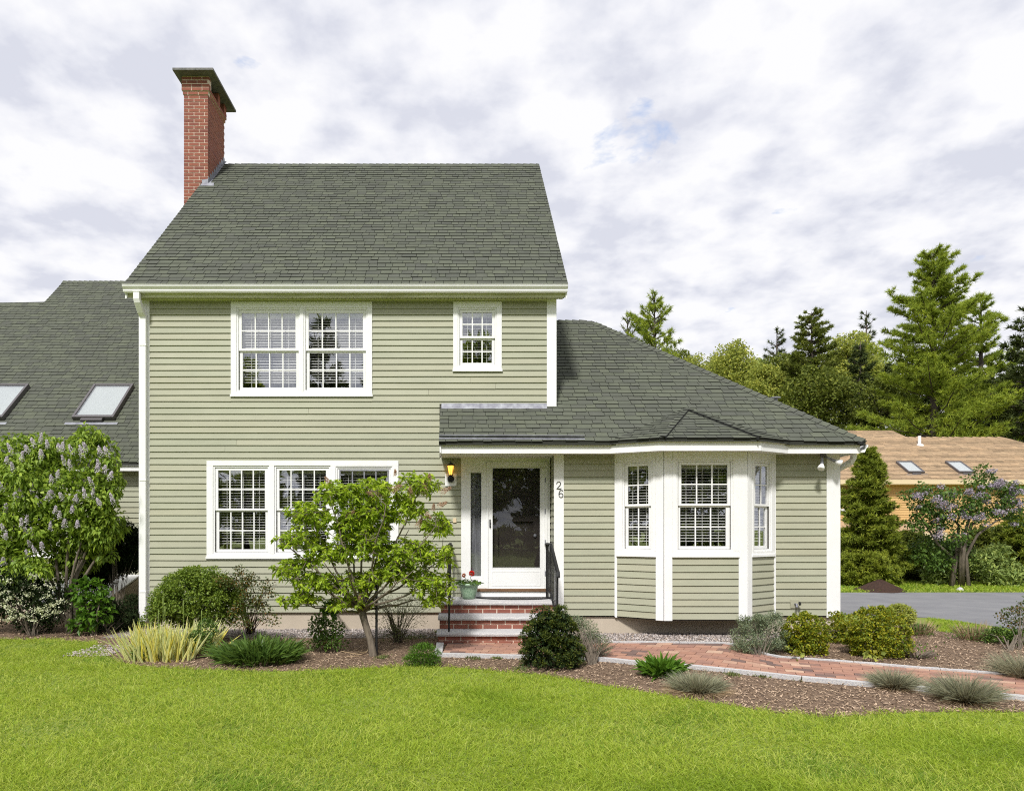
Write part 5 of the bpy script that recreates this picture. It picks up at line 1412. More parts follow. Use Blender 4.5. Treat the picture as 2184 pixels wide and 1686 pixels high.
# sucker shoots at its foot
bush('lilac_shoots', gnd(200, 1355), 'bright leafy shoots growing in front of the dark holly', 'shoots', [ell(190, 1262, 42, 28, 10.7), ell(205, 1300, 38, 35, 10.6), ell(175, 1330, 30, 18, 10.5)], 620, 0.095, 0.07, 'hosta', stems=8, up=-0.2, spread=0.6)
# holly
bush('holly_bush', gnd(250, 1342), 'dark glossy open holly between lilac and downspout', 'holly', [ell(225, 1195, 45, 50, 11.9), ell(265, 1160, 32, 45, 11.9), ell(285, 1180, 17, 48, 11.8), ell(195, 1235, 42, 30, 12), ell(240, 1205, 30, 20, 11.8), ell(235, 1130, 14, 22, 11.9)], 13000, 0.045, 0.028, 'holly', core=5000, stems=26, lumps=(130, 0.13), r0=0.3, spread=1.0, stem_r=0.004)
bush('yew_bush', gnd(225, 1352), 'low black-green yew in the shade under the cellar hatch', 'yew', [ell(235, 1320, 55, 36, 11.0), ell(285, 1315, 26, 38, 11.3)], 5200, 0.05, 0.014, 'holly', stems=6, lumps=(60, 0.12), core=700)
# azalea
az = bush('azalea', gnd(70, 1355), 'white-flowering azalea low at the left edge', 'azalea', [ell(40, 1270, 55, 55, 10.6), ell(100, 1285, 45, 45, 10.7), ell(75, 1325, 50, 25, 10.7), ell(-20, 1280, 50, 60, 10.7)], 5200, 0.045, 0.02, 'holly', stems=16, lumps=(90, 0.13), core=3500)
random.seed(8)
for (x, y, k) in ((15, 1240, 3), (75, 1205 + 25, 3), (8, 1290, 4), (25, 1300, 4), (50, 1312, 4), (30, 1318, 4), (90, 1300, 5), (110, 1290, 5), (120, 1305, 4), (70, 1320, 4), (60, 1268, 3), (100, 1270, 3), (15, 1320, 4), (80, 1298, 4), (75, 1250, 2), (5, 1262, 3), (95, 1312, 4), (130, 1283, 3), (45, 1285, 2), (110, 1255, 2), (20, 1275, 3)):
    c = np.array(pix(x, y, 10.12)); n = 11 * k; P = c + rng.normal(size=(n, 3)) * [0.042, 0.035, 0.024]
    leaf_mesh('blossom', P, unit_rand(n) + [0, -0.8, 0.3], 0.032, 0.02, M['white_bloom'], az, droop=0)

# ---- border plants in front of the main wall
bx = bush('boxwood', gnd(415, 1352), 'large rounded green shrub under the triple window', 'shrub', [ell(415, 1278, 82, 62, 9.9, .5), ell(360, 1310, 45, 38, 9.8, .3), ell(470, 1290, 50, 55, 9.9, .4), ell(440, 1240, 45, 26, 9.9, .3)], 26000, 0.036, 0.020, 'boxwood', stems=8, lumps=(230, 0.095), core=4000, r0=0.35)
bush('rose_bush', gnd(535, 1350), 'reddish-leaved rose bush leaning on the rounded shrub', 'rose bush', [ell(505, 1235, 38, 22, 9.7), ell(545, 1265, 35, 32, 9.7), ell(535, 1310, 40, 32, 9.6), ell(470, 1240, 30, 14, 9.5), ell(575, 1330, 25, 12, 9.5)], 2300, 0.038, 0.022, 'rose_leaf', stems=34, lumps=(80, 0.09), r0=0.3, stem_r=0.005)
# variegated iris
ir = thing('variegated_iris', tuple(gnd(335, 1405)), 'clump of yellow and cream striped iris leaves by the downspout', 'iris')
n = 420; Pb = np.stack([np.clip(rng.normal(-3.83, 0.19, n), -4.2, -3.4), rng.normal(8.62, 0.09, n), np.zeros(n)], 1)
x_far = rng.normal(-3.5, 0.10, 90); Pb[:90] = np.stack([x_far, rng.normal(9.05, .08, 90), np.zeros(90)], 1)
c0 = np.array([-3.8, 8.65, 0]); D = (Pb - c0) * [0.75, 0.9, 0] + rng.normal(size=(n, 3)) * [0.2, 0.16, 0.1] + [0, -0.05, 1.0]
D = nrm(D); L = rng.uniform(0.28, 0.53, n)
S = nrm(np.cross(D, np.array([0, 1.0, 0]) + rng.normal(size=(n, 3)) * 0.35)); H = D.copy(); H[:, 2] = 0
W = rng.uniform(0.018, 0.032, n)[:, None]; rows_i, nseg = [], 5; bend = (rng.random(n) ** 2 * 0.35)[:, None]
for k in range(nseg + 1):
    t = k / nseg; c = Pb + D * L[:, None] * t + (H * .8 - [0, 0, .5]) * bend * L[:, None] * t * t; w = W * (1 - t ** 2.5) + 0.001
    for q in (-0.5, -0.18, 0.18, 0.5): rows_i.append(c + S * w * q + (np.cross(S, D) * 0.1 * w * (abs(q) > .3)))
V = np.stack(rows_i, 1); m = 4 * (nseg + 1); b = m * np.arange(n)[:, None]
Q = np.concatenate([b + np.array([[4 * k + j, 4 * k + j + 1, 4 * k + j + 5, 4 * k + j + 4]]) for k in range(nseg) for j in range(3)])
hh = np.tile([1, 0.25, 0.75, 1.0], nseg + 1)
link('leaf_blades', mesh_np('leaf_blades', V.reshape(-1, 3), [Q], var=np.repeat(rng.random(n), m), h=np.tile(hh, n)), M['iris'], ir, kind='stuff')
mb = MB()
for (x, y0, y1) in ((348, 1395, 1270), (338, 1395, 1298), (391, 1380, 1278), (430, 1370, 1300), (352, 1390, 1290)):
    a = pix(x, y0, 8.7); e = pix(x, y1, 8.75); mb.tube([a, a.lerp(e, .8), a.lerp(e, .88), a.lerp(e, .95), e], [0.003, 0.003, 0.008, 0.007, 0.001], 5)
mb.build('flower_bud', M['pale_shrub'], ir, kind='stuff')
bush('catmint', gnd(412, 1396), 'low grey-green leafy clump at the right foot of the striped iris', 'perennial', [ell(420, 1370, 36, 24, 8.75), ell(440, 1340, 22, 20, 8.9)], 1100, 0.045, 0.02, 'perennial', stems=5, up=0.6)
bush('weeds', gnd(310, 1402), 'low weeds in front of the striped iris', 'weeds', [ell(305, 1392, 28, 12, 8.5)], 450, 0.04, 0.015, 'perennial', stems=3)
# long-leaved perennial
def strap_clump(name, base, label, cat, cx, cy, rx, ry, n, L, W, mat, bend=0.5, spread=0.8, tall=1.0):
    t = thing(name, (cx, cy, 0), label, cat)
    a = rng.uniform(0, 6.28, n); r = np.sqrt(rng.random(n)); P = np.stack([cx + rx * r * np.cos(a), cy + ry * r * np.sin(a), np.zeros(n)], 1)
    D = np.stack([np.cos(a) * r * spread, np.sin(a) * r * spread, np.full(n, tall)], 1) + rng.normal(size=(n, 3)) * 0.22
    P[:, 2] += rng.random(n) * L * 0.75 * (1 - r * 0.4)
    blade_mesh('foliage', P, D, rng.uniform(0.5, 1.1, n) * L, W * rng.uniform(0.7, 1.2, n), bend * rng.random(n), 4, M[mat], t, kind=None)
    return t
strap_clump('daisy_clump', None, 'wide clump of dark green strap-like leaves at the lawn edge', 'perennial', (550 - CX) * 8.45 / F, 8.45, 0.47, 0.36, 1500, 0.26, 0.026, 'perennial', 0.6, 1.0)
pe_ = bush('peony', gnd(697, 1384), 'small shrub with old bare stalks between the leafy clump and the tree', 'shrub', [ell(697, 1345, 42, 26, 9.2), ell(700, 1370, 45, 16, 9.1), ell(680, 1325, 20, 16, 9.2)], 900, 0.05, 0.03, 'perennial', stems=26, r0=0.3, stem_mat='straw', stem_r=0.004)
bush('hellebore', gnd(716, 1330), 'big-leaved sprig hanging below the tree near the foundation', 'plant', [ell(705, 1300, 22, 14, 9.4)], 60, 0.10, 0.075, 'hosta', stems=4)
bb = bush('butterfly_bush', gnd(850, 1368), 'wispy grey-green shrub between tree trunk and steps', 'shrub', [ell(850, 1320, 62, 40, 9.9), ell(880, 1290, 45, 30, 10), ell(840, 1350, 45, 20, 9.8), ell(815, 1285, 25, 30, 9.9)], 2300, 0.045, 0.008, 'twig_leaf', stems=85, r0=0.2, spread=0.5, up=0.6, stem_r=0.0035)
bush('heath', gnd(906, 1420), 'low dark green tuft just left of the brick path', 'plant', [ell(905, 1396, 36, 24, 8.2), ell(900, 1408, 42, 14, 8.15)], 3600, 0.04, 0.007, 'hosta', stems=6, up=0.7, spread=0.5)
for i, (x, y, r) in enumerate(((655, 1388, 14), (815, 1403, 12), (900, 1358, 26), (880, 1362, 16), (935, 1350, 14), (870, 1405, 9), (1010, 1405, 14), (1060, 1405, 9), (1120, 1412, 8), (1112, 1428, 16), (1560, 1440, 14), (1625, 1443, 14), (1700, 1448, 12), (1480, 1425, 9))):
    c = gnd(x, y); k = 130; P = np.array(c) + rng.normal(size=(k, 3)) * [r * c.y / F * .6, r * c.y / F * .8, 0]; P[:, 2] = 0.01
    lab = ['under the peony', 'at the tree foot', 'beside the steps, widest of them', 'behind the tree, toward the steps', 'hugging the left side of the lowest step', 'between tree and heath', 'in front of the path kerb', 'before the kerb, nearer the dark evergreen', 'left of the dark evergreen', 'at the foot of the dark evergreen', 'along the kerb under the bay', 'along the kerb, right of the bay', 'along the kerb, before the golden shrubs', 'along the kerb beside the daylily clump'][i]
    o = leaf_mesh('weed', P, rng.normal(size=(k, 3)) * .5 + [0, 0, .7], 0.035, 0.012, M['twig_leaf'], kind='stuff')
    tag(o, 'small pale weed patch ' + lab, 'weed', 'weeds in the mulch')
# ---- right of the steps
hk = thing('hinoki_cypress', tuple(gnd(1172, 1432)), 'dark lumpy dwarf evergreen in front of the steps', 'evergreen')
Yh = 8.15
big = [ell(1172, 1395, 64, 42, Yh, .34), ell(1150, 1365, 40, 40, Yh, .24), ell(1190, 1355, 38, 45, Yh, .24), ell(1160, 1325, 26, 28, Yh, .15), ell(1195, 1322, 20, 26, Yh, .14), ell(1215, 1395, 28, 36, Yh, .24)]
Pc, Nc = blobs_points(big, 330, 0.9, 0.2); Pc = Pc[Pc[:, 2] > 0.03]
LPs, LDs, vs_ = [], [], []
for p, nn in zip(Pc, Nc):
    k = 60; d = unit_rand(k); d = nrm(d * [1, 1, .7] + nn * 0.9); r_ = rng.uniform(.02, .052, k)[:, None]
    LPs.append(p + d * r_); LDs.append(d + rng.normal(size=(k, 3)) * .25)
P = np.concatenate(LPs); D = np.concatenate(LDs)
leaf_mesh('foliage', P, D, 0.022, 0.013, M['hinoki'], hk, fold=0.1, droop=-0.1)
P, Nn = blobs_points(big, 2500, 0.3); P = P[P[:, 2] > 0]; leaf_mesh('inner_foliage', P, unit_rand(len(P)), 0.05, 0.035, M['holly'], hk)
mb = MB(); mb.tube([gnd(1172, 1432) + Vector((0, .25, 0)), pix(1172, 1340, 8.2)], [.03, .015], 8); mb.build('trunk', M['bark'], hk)
Yc = 8.7
cm = bush('grey_shrub', gnd(1262, 1416), 'grey-green shrub with bare twiggy base beside the dark evergreen', 'shrub', [ell(1240, 1350, 40, 34, Yc), ell(1265, 1375, 40, 30, Yc), ell(1225, 1330, 25, 18, Yc)], 5200, 0.028, 0.008, 'grey_leaf', stems=70, r0=0.3, spread=0.8, up=0.5, stem_r=0.003)
def tw(name, c, rx, n, L, parent, mat='straw', r=0.0028, up=0.8):
    mb = MB()
    for i in range(n):
        a = random.uniform(0, 6.28); s = Vector((c[0] + rx * .4 * math.cos(a) * random.random(), c[1] + rx * .4 * math.sin(a) * random.random(), c[2])); d = Vector((math.cos(a), math.sin(a) * .8, random.uniform(.3, 1) * up)).normalized()
        l = L * random.uniform(.5, 1); mb.tube([s, s + d * l * .5 + Vector((0, 0, .01)), s + d * l], [r * 1.4, r, r * .5], 4, cap=False)
    return mb.build(name, M[mat], parent, kind='stuff')
g = gnd(1265, 1412); tw('bare_twigs', (g.x + .02, g.y + .25, 0.02), .3, 120, .36, cm, 'bark')
strap_clump('daylily_clump', None, 'bright green leafy clump at the path edge below the bay', 'perennial', (1412 - CX) * 7.65 / F, 7.65, 0.20, 0.17, 330, 0.20, 0.036, 'hosta', 0.7, 0.9)
# blue fescue tussocks
def fescue(label, x, yb_, hw, h, Yc, n, straw=0.4):
    c = gnd(x, yb_); c = Vector(((x - CX) * Yc / F, Yc, 0)); t = thing('fescue_tuft', tuple(c), label, 'ornamental grass', 'ornamental grass tufts')
    a = rng.uniform(0, 6.28, n); r = np.sqrt(rng.random(n)); rx = hw * Yc / F; H = h * Yc / F
    P = np.stack([c.x + rx * .42 * r * np.cos(a), c.y + rx * .42 * r * np.sin(a), np.zeros(n)], 1)
    D = np.stack([np.cos(a) * r * 1.15, np.sin(a) * r * 1.15, np.full(n, 1.0)], 1) + rng.normal(size=(n, 3)) * 0.18
    blade_mesh('leaf_blades', P, D, rng.uniform(.55, 1.12, n) * H * 1.08, 0.0055, rng.uniform(0.05, 0.5, n), 4, M['fescue'], t, kind='stuff')
    k = int(n * straw); a = rng.uniform(0, 6.28, k); P = np.stack([c.x + rx * .5 * np.cos(a), c.y + rx * .45 * np.sin(a), np.full(k, 0.01)], 1)
    D = np.stack([np.cos(a), np.sin(a), rng.uniform(.1, .7, k)], 1); blade_mesh('dry_blades', P, D, rng.uniform(.3, .7, k) * rx, 0.004, 0.5, 3, M['straw'], t, kind='stuff')
fescue('pale bleached grass tuft below the daylily clump', 1487, 1483, 70, 52, 6.9, 1900, .7)
fescue('small blue-green grass tuft over the path kerb', 1907, 1480, 43, 52, 7.05, 1500, .35)
fescue('large blue-green grass tuft near the lawn, right of the smaller one', 2058, 1512, 58, 72, 6.5, 2400, .3)
fescue('grass tuft cut by the right edge beyond the path', 2185, 1462, 52, 70, 7.5, 1500, 1.0)
# shrubs under the right corner
bush('santolina', gnd(1618, 1402), 'grey-green mound under the right end of the bay', 'shrub', [ell(1618, 1358, 56, 46, 9.1, .3), ell(1600, 1375, 38, 32, 9.0, .2), ell(1650, 1350, 30, 40, 9.2, .2)], 11000, 0.026, 0.009, 'grey_leaf', stems=30, lumps=(120, 0.07), core=1400, r0=0.3, up=0.6, stem_r=.003)
def ball(label, x, y, rx, ry, Y, n, mat='gold_box'):
    b = gnd(x, y + ry); return bush('golden_box', (b.x, Y, 0), label, 'shrub', [ell(x, y, rx, ry, Y, rx * Y / F), ell(x, y + ry * .35, rx * .93, ry * .75, Y, rx * Y / F * .95)], n, 0.026, 0.016, mat, stems=6, lumps=(int(n / 60), 0.032), core=n // 3, r0=0.4, group='clipped golden shrubs by the corner', spread=0.7)
ball('round clipped golden shrub nearest the bay', 1719, 1357, 48, 52, 9.0, 9000)
ball('clipped golden shrub behind, touching the house corner', 1789, 1348, 33, 46, 9.9, 5200)
ball('largest clipped golden shrub, right of the other two', 1871, 1352, 67, 60, 8.9, 14500)
bush('yellow_shrub', gnd(1925, 1352), 'small bright yellow shrub peeking behind the largest clipped one', 'shrub', [ell(1918, 1312, 34, 24, 9.9)], 2200, 0.035, 0.022, 'spring_leaf', stems=4)
def dry_clump(label, x, yb_, hw, h, Y, n, green=400):
    c = Vector(((x - CX) * Y / F, Y, 0)); t = thing('cut_grass_clump', tuple(c), label, 'grass clump', 'cut back clumps in the right bed')
    a = rng.uniform(0, 6.28, n); r = np.sqrt(rng.random(n)); rx = hw * Y / F
    P = np.stack([c.x + rx * .6 * r * np.cos(a), c.y + rx * .5 * r * np.sin(a), np.zeros(n)], 1); D = np.stack([np.cos(a) * r, np.sin(a) * r, np.full(n, 1.1)], 1) + rng.normal(size=(n, 3)) * .1
    blade_mesh('cut_stalk', P, D, rng.uniform(.6, 1, n) * h * Y / F, 0.011, 0.02, 2, M['straw'], t, kind='stuff')
    P = np.stack([c.x + rx * rng.normal(size=green) * .45, c.y + rx * rng.normal(size=green) * .4, rng.random(green) * h * Y / F * .45], 1); leaf_mesh('foliage', P, unit_rand(green, -.1) + [0, 0, .4], 0.07, 0.018, M['perennial'], t)
dry_clump('cut-back straw clump behind the largest golden shrub', 1957, 1350, 34, 46, 10.6, 150)
dry_clump('cut-back straw clump sprouting green in the right bed', 2080, 1378, 46, 50, 10.1, 190)
bush('green_perennials', gnd(2150, 1388), 'dark leafy perennials beside the right straw clump', 'perennial', [ell(2130, 1358, 35, 22, 9.8), ell(2175, 1365, 35, 24, 9.7)], 1500, 0.05, 0.022, 'perennial', stems=10)
bush('young_rose', gnd(2172, 1385), 'open rose bush with red young leaves at the right edge', 'rose bush', [ell(2165, 1315, 40, 24, 9.9), ell(2175, 1340, 30, 20, 9.8), ell(2195, 1290, 25, 18, 9.9)], 700, 0.04, 0.024, 'rose_leaf', stems=12, r0=0.3, stem_r=.003)
ps = thing('pruned_shrub', tuple(gnd(1962, 1408)), 'hard-pruned bare shrub beside the largest golden shrub', 'shrub'); c = gnd(1965, 1406); tw('branch', (c.x, c.y + .1, 0), .22, 42, .27, ps, 'bark', 0.007)
P = np.array(c) + rng.normal(size=(70, 3)) * [.12, .1, .06] + [0, .1, .14]; leaf_mesh('foliage', P, unit_rand(70), .03, .02, M['hosta'], ps)
# sprig of maple seedlings at the foot of the golden shrubs
for i, (x, y, lab) in enumerate(((1700, 1393, 'nearest the bay'), (1862, 1400, 'under the largest clipped shrub'), (1935, 1385, 'right of the largest clipped shrub'))):
    c = pix(x, y, 8.4 if i < 2 else 8.7); k = 14; P = np.array(c) + rng.normal(size=(k, 3)) * .035
    o = leaf_mesh('seedling', P, rng.normal(size=(k, 3)) * [.8, .3, .5] + [0, -.2, 0], 0.07, 0.06, M['spring_leaf']); tag(o, 'pale maple seedling leaves ' + lab, 'seedling', 'maple seedlings')

# ---- flower pot with geranium
pc = Vector(main.at(main.uz(1367, 1700)[0], 0, 0)); pc = Vector(((1366 / SRC - CX) * 10.75 / F, 10.75, land_z + .001))
mb = MB(); mb.lathe(pc, [(0.07, 0), (0.088, 0.004), (0.105, 0.05), (0.135, 0.14), (0.145, 0.205), (0.163, 0.212), (0.168, 0.235), (0.163, 0.25), (0.15, 0.25), (0.14, 0.215), (0.001, 0.21)], 32)
o = mb.build('flower_pot', M['pot'], smooth=True); tag(o, 'pale green glazed flower pot on the landing', 'flower pot')
ge = thing('geranium', tuple(pc + Vector((0, 0, .21))), 'red geranium growing in the green pot', 'geranium')
k = 130; a = rng.uniform(0, 6.28, k); r = np.sqrt(rng.random(k)) * .2; P = np.stack([pc.x + r * np.cos(a), pc.y + r * np.sin(a) * .8, pc.z + .24 + rng.random(k) * .07 * (1 - r / .25)], 1)
leaf_mesh('foliage', P, np.stack([np.cos(a), np.sin(a), rng.uniform(-.5, .5, k)], 1), .055, .05, M['perennial'], ge)
mb = MB(); f1, f2 = pc + Vector((0.045, -.02, .40)), pc + Vector((-.075, 0, .37)); mb.tube([pc + Vector((0, 0, .22)), f1], .004, 5); mb.tube([pc + Vector((0, 0, .22)), f2], .004, 5); mb.build('stem', M['perennial'], ge)
for f, s, m_, k in ((f1, .038, 'red_flower', 150), (f2, .022, 'orange_flower', 60)):
    d = unit_rand(k); leaf_mesh('flower', np.array(f) + d * s * .7, d + unit_rand(k) * .5, .025, .022, M[m_], ge, droop=0)
# litter: pale tree stump stone and mulch heap
hp = MB(); c = gnd(1903, 1264)
n1, n2 = 10, 40; vs = []
for i in range(n1 + 1):
    for j in range(n2):
        t = i / n1; g = 2 * math.pi * j / n2; rr = t * .56 * (1 + .12 * math.sin(3 * g + 1)); vs.append((c.x + rr * math.cos(g) * 1.1, c.y + .5 + rr * math.sin(g), .31 * (1 - t ** 1.15) + random.uniform(-.014, .014)))
hp.add(vs, [(i * n2 + j, i * n2 + (j + 1) % n2, (i + 1) * n2 + (j + 1) % n2, (i + 1) * n2 + j) for i in range(n1) for j in range(n2)])
o = hp.build('mulch_heap', M['dark_mulch']); tag(o, 'small heap of dark brown mulch on the far edge of the driveway', 'heap')
o = None
mb = MB(); c = gnd(1994 + 0, 1258); c = gnd(2798 / SRC, 1722 / SRC); pts = []
mb.lathe((c.x, c.y, 0), [(.07, 0), (.09, .03), (.06, .08), (.02, .11)], 7); o = mb.build('stone', M['granite']); tag(o, 'pale stone in the grass under the far lilac tree', 'stone')
# fallen twigs
mb = MB(); a = gnd(700, 1392); 
for q in (((728, 1391), (752, 1396), (783, 1392), (789, 1375)), ((752, 1396), (770, 1398), (783, 1392)), ((735, 1404), (765, 1401))): mb.tube([gnd(*p) + Vector((0, 0, .02)) for p in q], .006, 5)
o = mb.build('fallen_branch', M['straw']); tag(o, 'pale fallen twig lying on the mulch left of the trunk', 'branch')

# ================================================================== LAWN
def lawn_blades():
    n = 400000
    Y = 3.6 + (11.0 - 3.6) * rng.random(n) ** 1.25
    X = Y * rng.uniform(-0.78, 0.93, n)
    epx = np.array([(p.x, p.y) for p in edge]); lim = np.interp(X, epx[:, 0], epx[:, 1]) + 0.03 * np.sin(X * 7) + 0.03 * np.sin(X * 23 + 2 * np.sin(X * 5)) + rng.normal(0, 0.05, n)
    m = Y < lim; X, Y = X[m], Y[m]; n = len(X)
    P = np.stack([X, Y, np.zeros(n)], 1)
    f1 = np.sin(X * 2.3 + Y * 1.1) * np.sin(Y * 3.1 - X * .9) + .6 * np.sin(X * 6.1 + 2 * np.sin(Y * 4)) * np.sin(Y * 7.7 + X)
    bc = np.stack([rng.uniform(-8, 9, 420), rng.uniform(3.5, 10, 420)], 1); br = rng.uniform(.10, .55, 420); ba = np.clip(rng.normal(0, .3, 420), -.42, .42)
    fb = np.zeros(n)
    for (qx, qy), r_, a_ in zip(bc, br, ba): fb += a_ * np.exp(-(((X - qx) / r_) ** 2 + ((Y - qy) / (r_ * .8)) ** 2))
    lean = np.stack([np.cos(f1 * 2 + X), np.sin(f1 * 2 + Y * 1.3), np.zeros(n)], 1) * 0.35
    D = rng.normal(size=(n, 3)) * [.55, .55, .15] + lean * 0.6 + np.stack([fb * .5, fb * .3, np.zeros(n)], 1) + [0, 0, 1]
    f2 = np.sin(X * 0.9 + 1.3 * np.sin(Y * 1.7)) * np.sin(Y * 2.2 + .6 * X); f3 = np.sin(X * 13 + 3 * np.sin(Y * 9)) * np.sin(Y * 15 + 2 * np.sin(X * 11))
    L = 0.050 + 0.016 * f1 + 0.010 * f3 + rng.uniform(-.02, .03, n) - .035 * fb + (rng.random(n) < .07) * rng.uniform(.02, .075, n); L = np.clip(L, .02, .17)
    var = np.clip(0.47 + 0.08 * f1 + 0.10 * f2 + 0.07 * f3 + .55 * fb + rng.normal(0, .17, n), 0, .88)
    var = np.where(rng.random(n) < 0.05 + 0.06 * (f2 > .55), rng.uniform(.92, .999, n), var)
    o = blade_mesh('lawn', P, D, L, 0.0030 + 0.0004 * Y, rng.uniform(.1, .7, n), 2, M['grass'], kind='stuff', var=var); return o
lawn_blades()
def far_grass(name, poly, n, L, W):
    poly = [tuple(p) for p in poly]; x = [p[0] for p in poly]; y = [p[1] for p in poly]
    P = np.stack([rng.uniform(min(x), max(x), n), rng.uniform(min(y), max(y), n)], 1); P = P[inside(poly, P)]; k = len(P)
    P = np.concatenate([P, np.zeros((k, 1))], 1)
    blade_mesh(name, P, rng.normal(size=(k, 3)) * [.4, .4, .1] + [0, 0, 1], rng.uniform(.6, 1.3, k) * L, W, .3, 2, M['grass'], kind='stuff')
g = [gnd(1978, 1318), gnd(2047, 1327), gnd(2120, 1340), gnd(2184, 1352), gnd(2184, 1372), gnd(2110, 1362), gnd(2047, 1352), gnd(1976, 1342)]
far_grass('grass_verge', [(p.x, p.y) for p in g], 9000, .07, .007)
far_grass('grass_verge', [(8, 17.5), (30, 17.6), (30, 20.8), (8, 20.8)], 24000, .10, .026)

# ================================================================== BACKGROUND
# ochre neighbour house
nbh = thing('neighbour_house', (14, 32, -1.7), 'ochre house with tan shingle roof beyond the driveway', 'house')
def prism(parent, name, mat, poly, x0, x1):
    """poly in (y,z), extruded along x"""
    mb = MB(); mb.extrude([(0, y, z) for y, z in poly], (x0, 0, 0), (x1, 0, 0)); return mb.build(name, mat, parent)
Yn = 33.0; ez = CZ - (1022 - HY) * 32.3 / F
s_n = 0.62
def ny(y):    # ridge distance for a pixel row on the slope
    k = (HY - y) / F; return (CZ - ez + s_n * 32.3) / (s_n - k)
yr1, yr2 = ny(933), ny(918); zr1, zr2 = ez + s_n * (yr1 - 32.3), ez + s_n * (yr2 - 32.3)
xs1 = (1915 - CX) * yr2 / F; xr_end = (2142 - CX) * yr1 / F
xl, xrr = 10, 34
rf_ = MB()
def poly_slab(mb, pts, t=0.12):
    n = len(pts); v = [Vector(p) for p in pts]; mb.add(v + [p - Vector((0, 0, t)) for p in v], [tuple(range(n)), tuple(range(n, 2 * n))[::-1]] + [(i, n + i, n + (i + 1) % n, (i + 1) % n) for i in range(n)])
poly_slab(rf_, [(xl, 32.3, ez), (xr_end + (yr1 - 32.3), 32.3, ez), (xr_end, yr1, zr1), (xs1, yr1, zr1), (xs1 - .3, yr2, zr2), (xl, yr2, zr2)])
poly_slab(rf_, [(xl, yr2, zr2), (xs1 - .3, yr2, zr2), (xs1 - .3, 2 * yr2 - 32.3, ez), (xl, 2 * yr2 - 32.3, ez)]); poly_slab(rf_, [(xs1 - .3, yr1, zr1 - .01), (xr_end, yr1, zr1 - .01), (xr_end + 4, 2 * yr1 - 32.3, ez), (xs1 - .3, 2 * yr1 - 32.3, ez)])
poly_slab(rf_, [(xr_end + (yr1 - 32.3), 32.3, ez), (xr_end + 4, 2 * yr1 - 32.3, ez), (xr_end, yr1, zr1)])
nr = rf_.build('roof', M['tan_shingle'], nbh)
evn = Vector((0, 1, s_n)).normalized(); Ln = (yr2 - 32.3) / evn.y; c_ = evn.y
def nb_b(v):
    Y = 32.3 + v * c_; return (12.5, xr_end + (yr1 - Y)) if Y < yr1 else (12.5, xs1 - .3 * (Y - yr1) / (yr2 - yr1))
shingles(nr, (0, 32.3, ez + 0.005), (1, 0, 0), evn, Ln, nb_b, 0.14, M['tan_shingle'], 0.28, 0.6, wave=0.0, butt=0.02)
mb = MB(); mb.box(xl + .3, xr_end + 3.6, 32.75, 40, -1.9, ez + .05); mb.build('wall', M['tan_siding'], nbh)
for i in range(44):
    z = ez - 0.28 - i * 0.115
    if z < -1.7: break
    mb = MB(); mb.hexa([(12.3, 32.72, z), (xr_end + 3.62, 32.72, z), (xr_end + 3.62, 32.749, z), (12.3, 32.749, z), (12.3, 32.742, z + .115), (xr_end + 3.62, 32.742, z + .115), (xr_end + 3.62, 32.749, z + .115), (12.3, 32.749, z + .115)], .0); mb.build('clapboard', M['tan_siding'], nbh)
mb = MB(); mb.box(xl, xr_end + (yr1 - 32.3), 32.26, 32.30, ez - .22, ez - .01); mb.box(xl, xr_end + 3.6, 32.31, 32.74, ez - .24, ez - .20); mb.build('fascia', M['cream'], nbh)
# lower porch roof
pz = z_of(1135, 31.2); pt = z_of(1111, 32.7)
xa, xb = (1800 - CX) * 31.2 / F, (1985 - CX) * 31.2 / F + .6
mb = MB(); poly_slab(mb, [(xa, 31.0, pz), (xb, 31.0, pz), (xb, 32.7, pt), (xa, 32.7, pt)], .08); pr_ = mb.build('roof', M['tan_shingle'], nbh); pr_['label'] = 'small porch roof of the ochre house'
mb = MB(); mb.box(xa, xb, 30.95, 30.99, pz - .32, pz - .01); mb.build('fascia', M['cream'], nbh)
for x in ((1935 - CX) * 31 / F, (1985 - CX) * 31 / F): mb = MB(); mb.box(x - .12, x + .12, 31.05, 31.29, -1.8, pz - .1); mb.build('porch_post', M['tan_siding'], nbh)
for (x0, x1, y0, y1) in ((1792, 1812, 1035, 1085), (2120, 2165, 1165, 1200), (2030, 2075, 1160, 1200)):
    a, b = (x0 - CX) * 32.7 / F, (x1 - CX) * 32.7 / F; z0, z1 = z_of(y1, 32.7), z_of(y0, 32.7)
    mb = MB()
    for q in ((a - .1, a, z0 - .1, z1 + .1), (b, b + .1, z0 - .1, z1 + .1), (a, b, z0 - .1, z0), (a, b, z1, z1 + .1)): mb.box(q[0], q[1], 32.66, 32.715, q[2], q[3])
    w_ob = mb.build('window', M['white'], nbh); mb = MB(); mb.box(a, b, 32.68, 32.70, z0, z1); mb.build('pane', M['glass'], w_ob)
for px_ in (1957, 2065):
    Ys = ny(1010); Yt = ny(987); x0 = (px_ - CX) * Ys / F - .45
    skylight(x0, x0 + .78, Ys, Yt, ez, 32.3, nbh, s=s_n, label='%s skylight of the ochre house' % ('first' if px_ == 1957 else 'second'), fr=.06, thick=.12)
Yv = ny(948); vx = (1961 - CX) * Yv / F; vz = ez + s_n * (Yv - 32.3); mb = MB(); mb.lathe((vx, Yv, vz - .1), [(.2, 0), (.2, .1), (.075, .14), (.075, .56)], 12); mb.build('vent_pipe', M['white'], nbh)

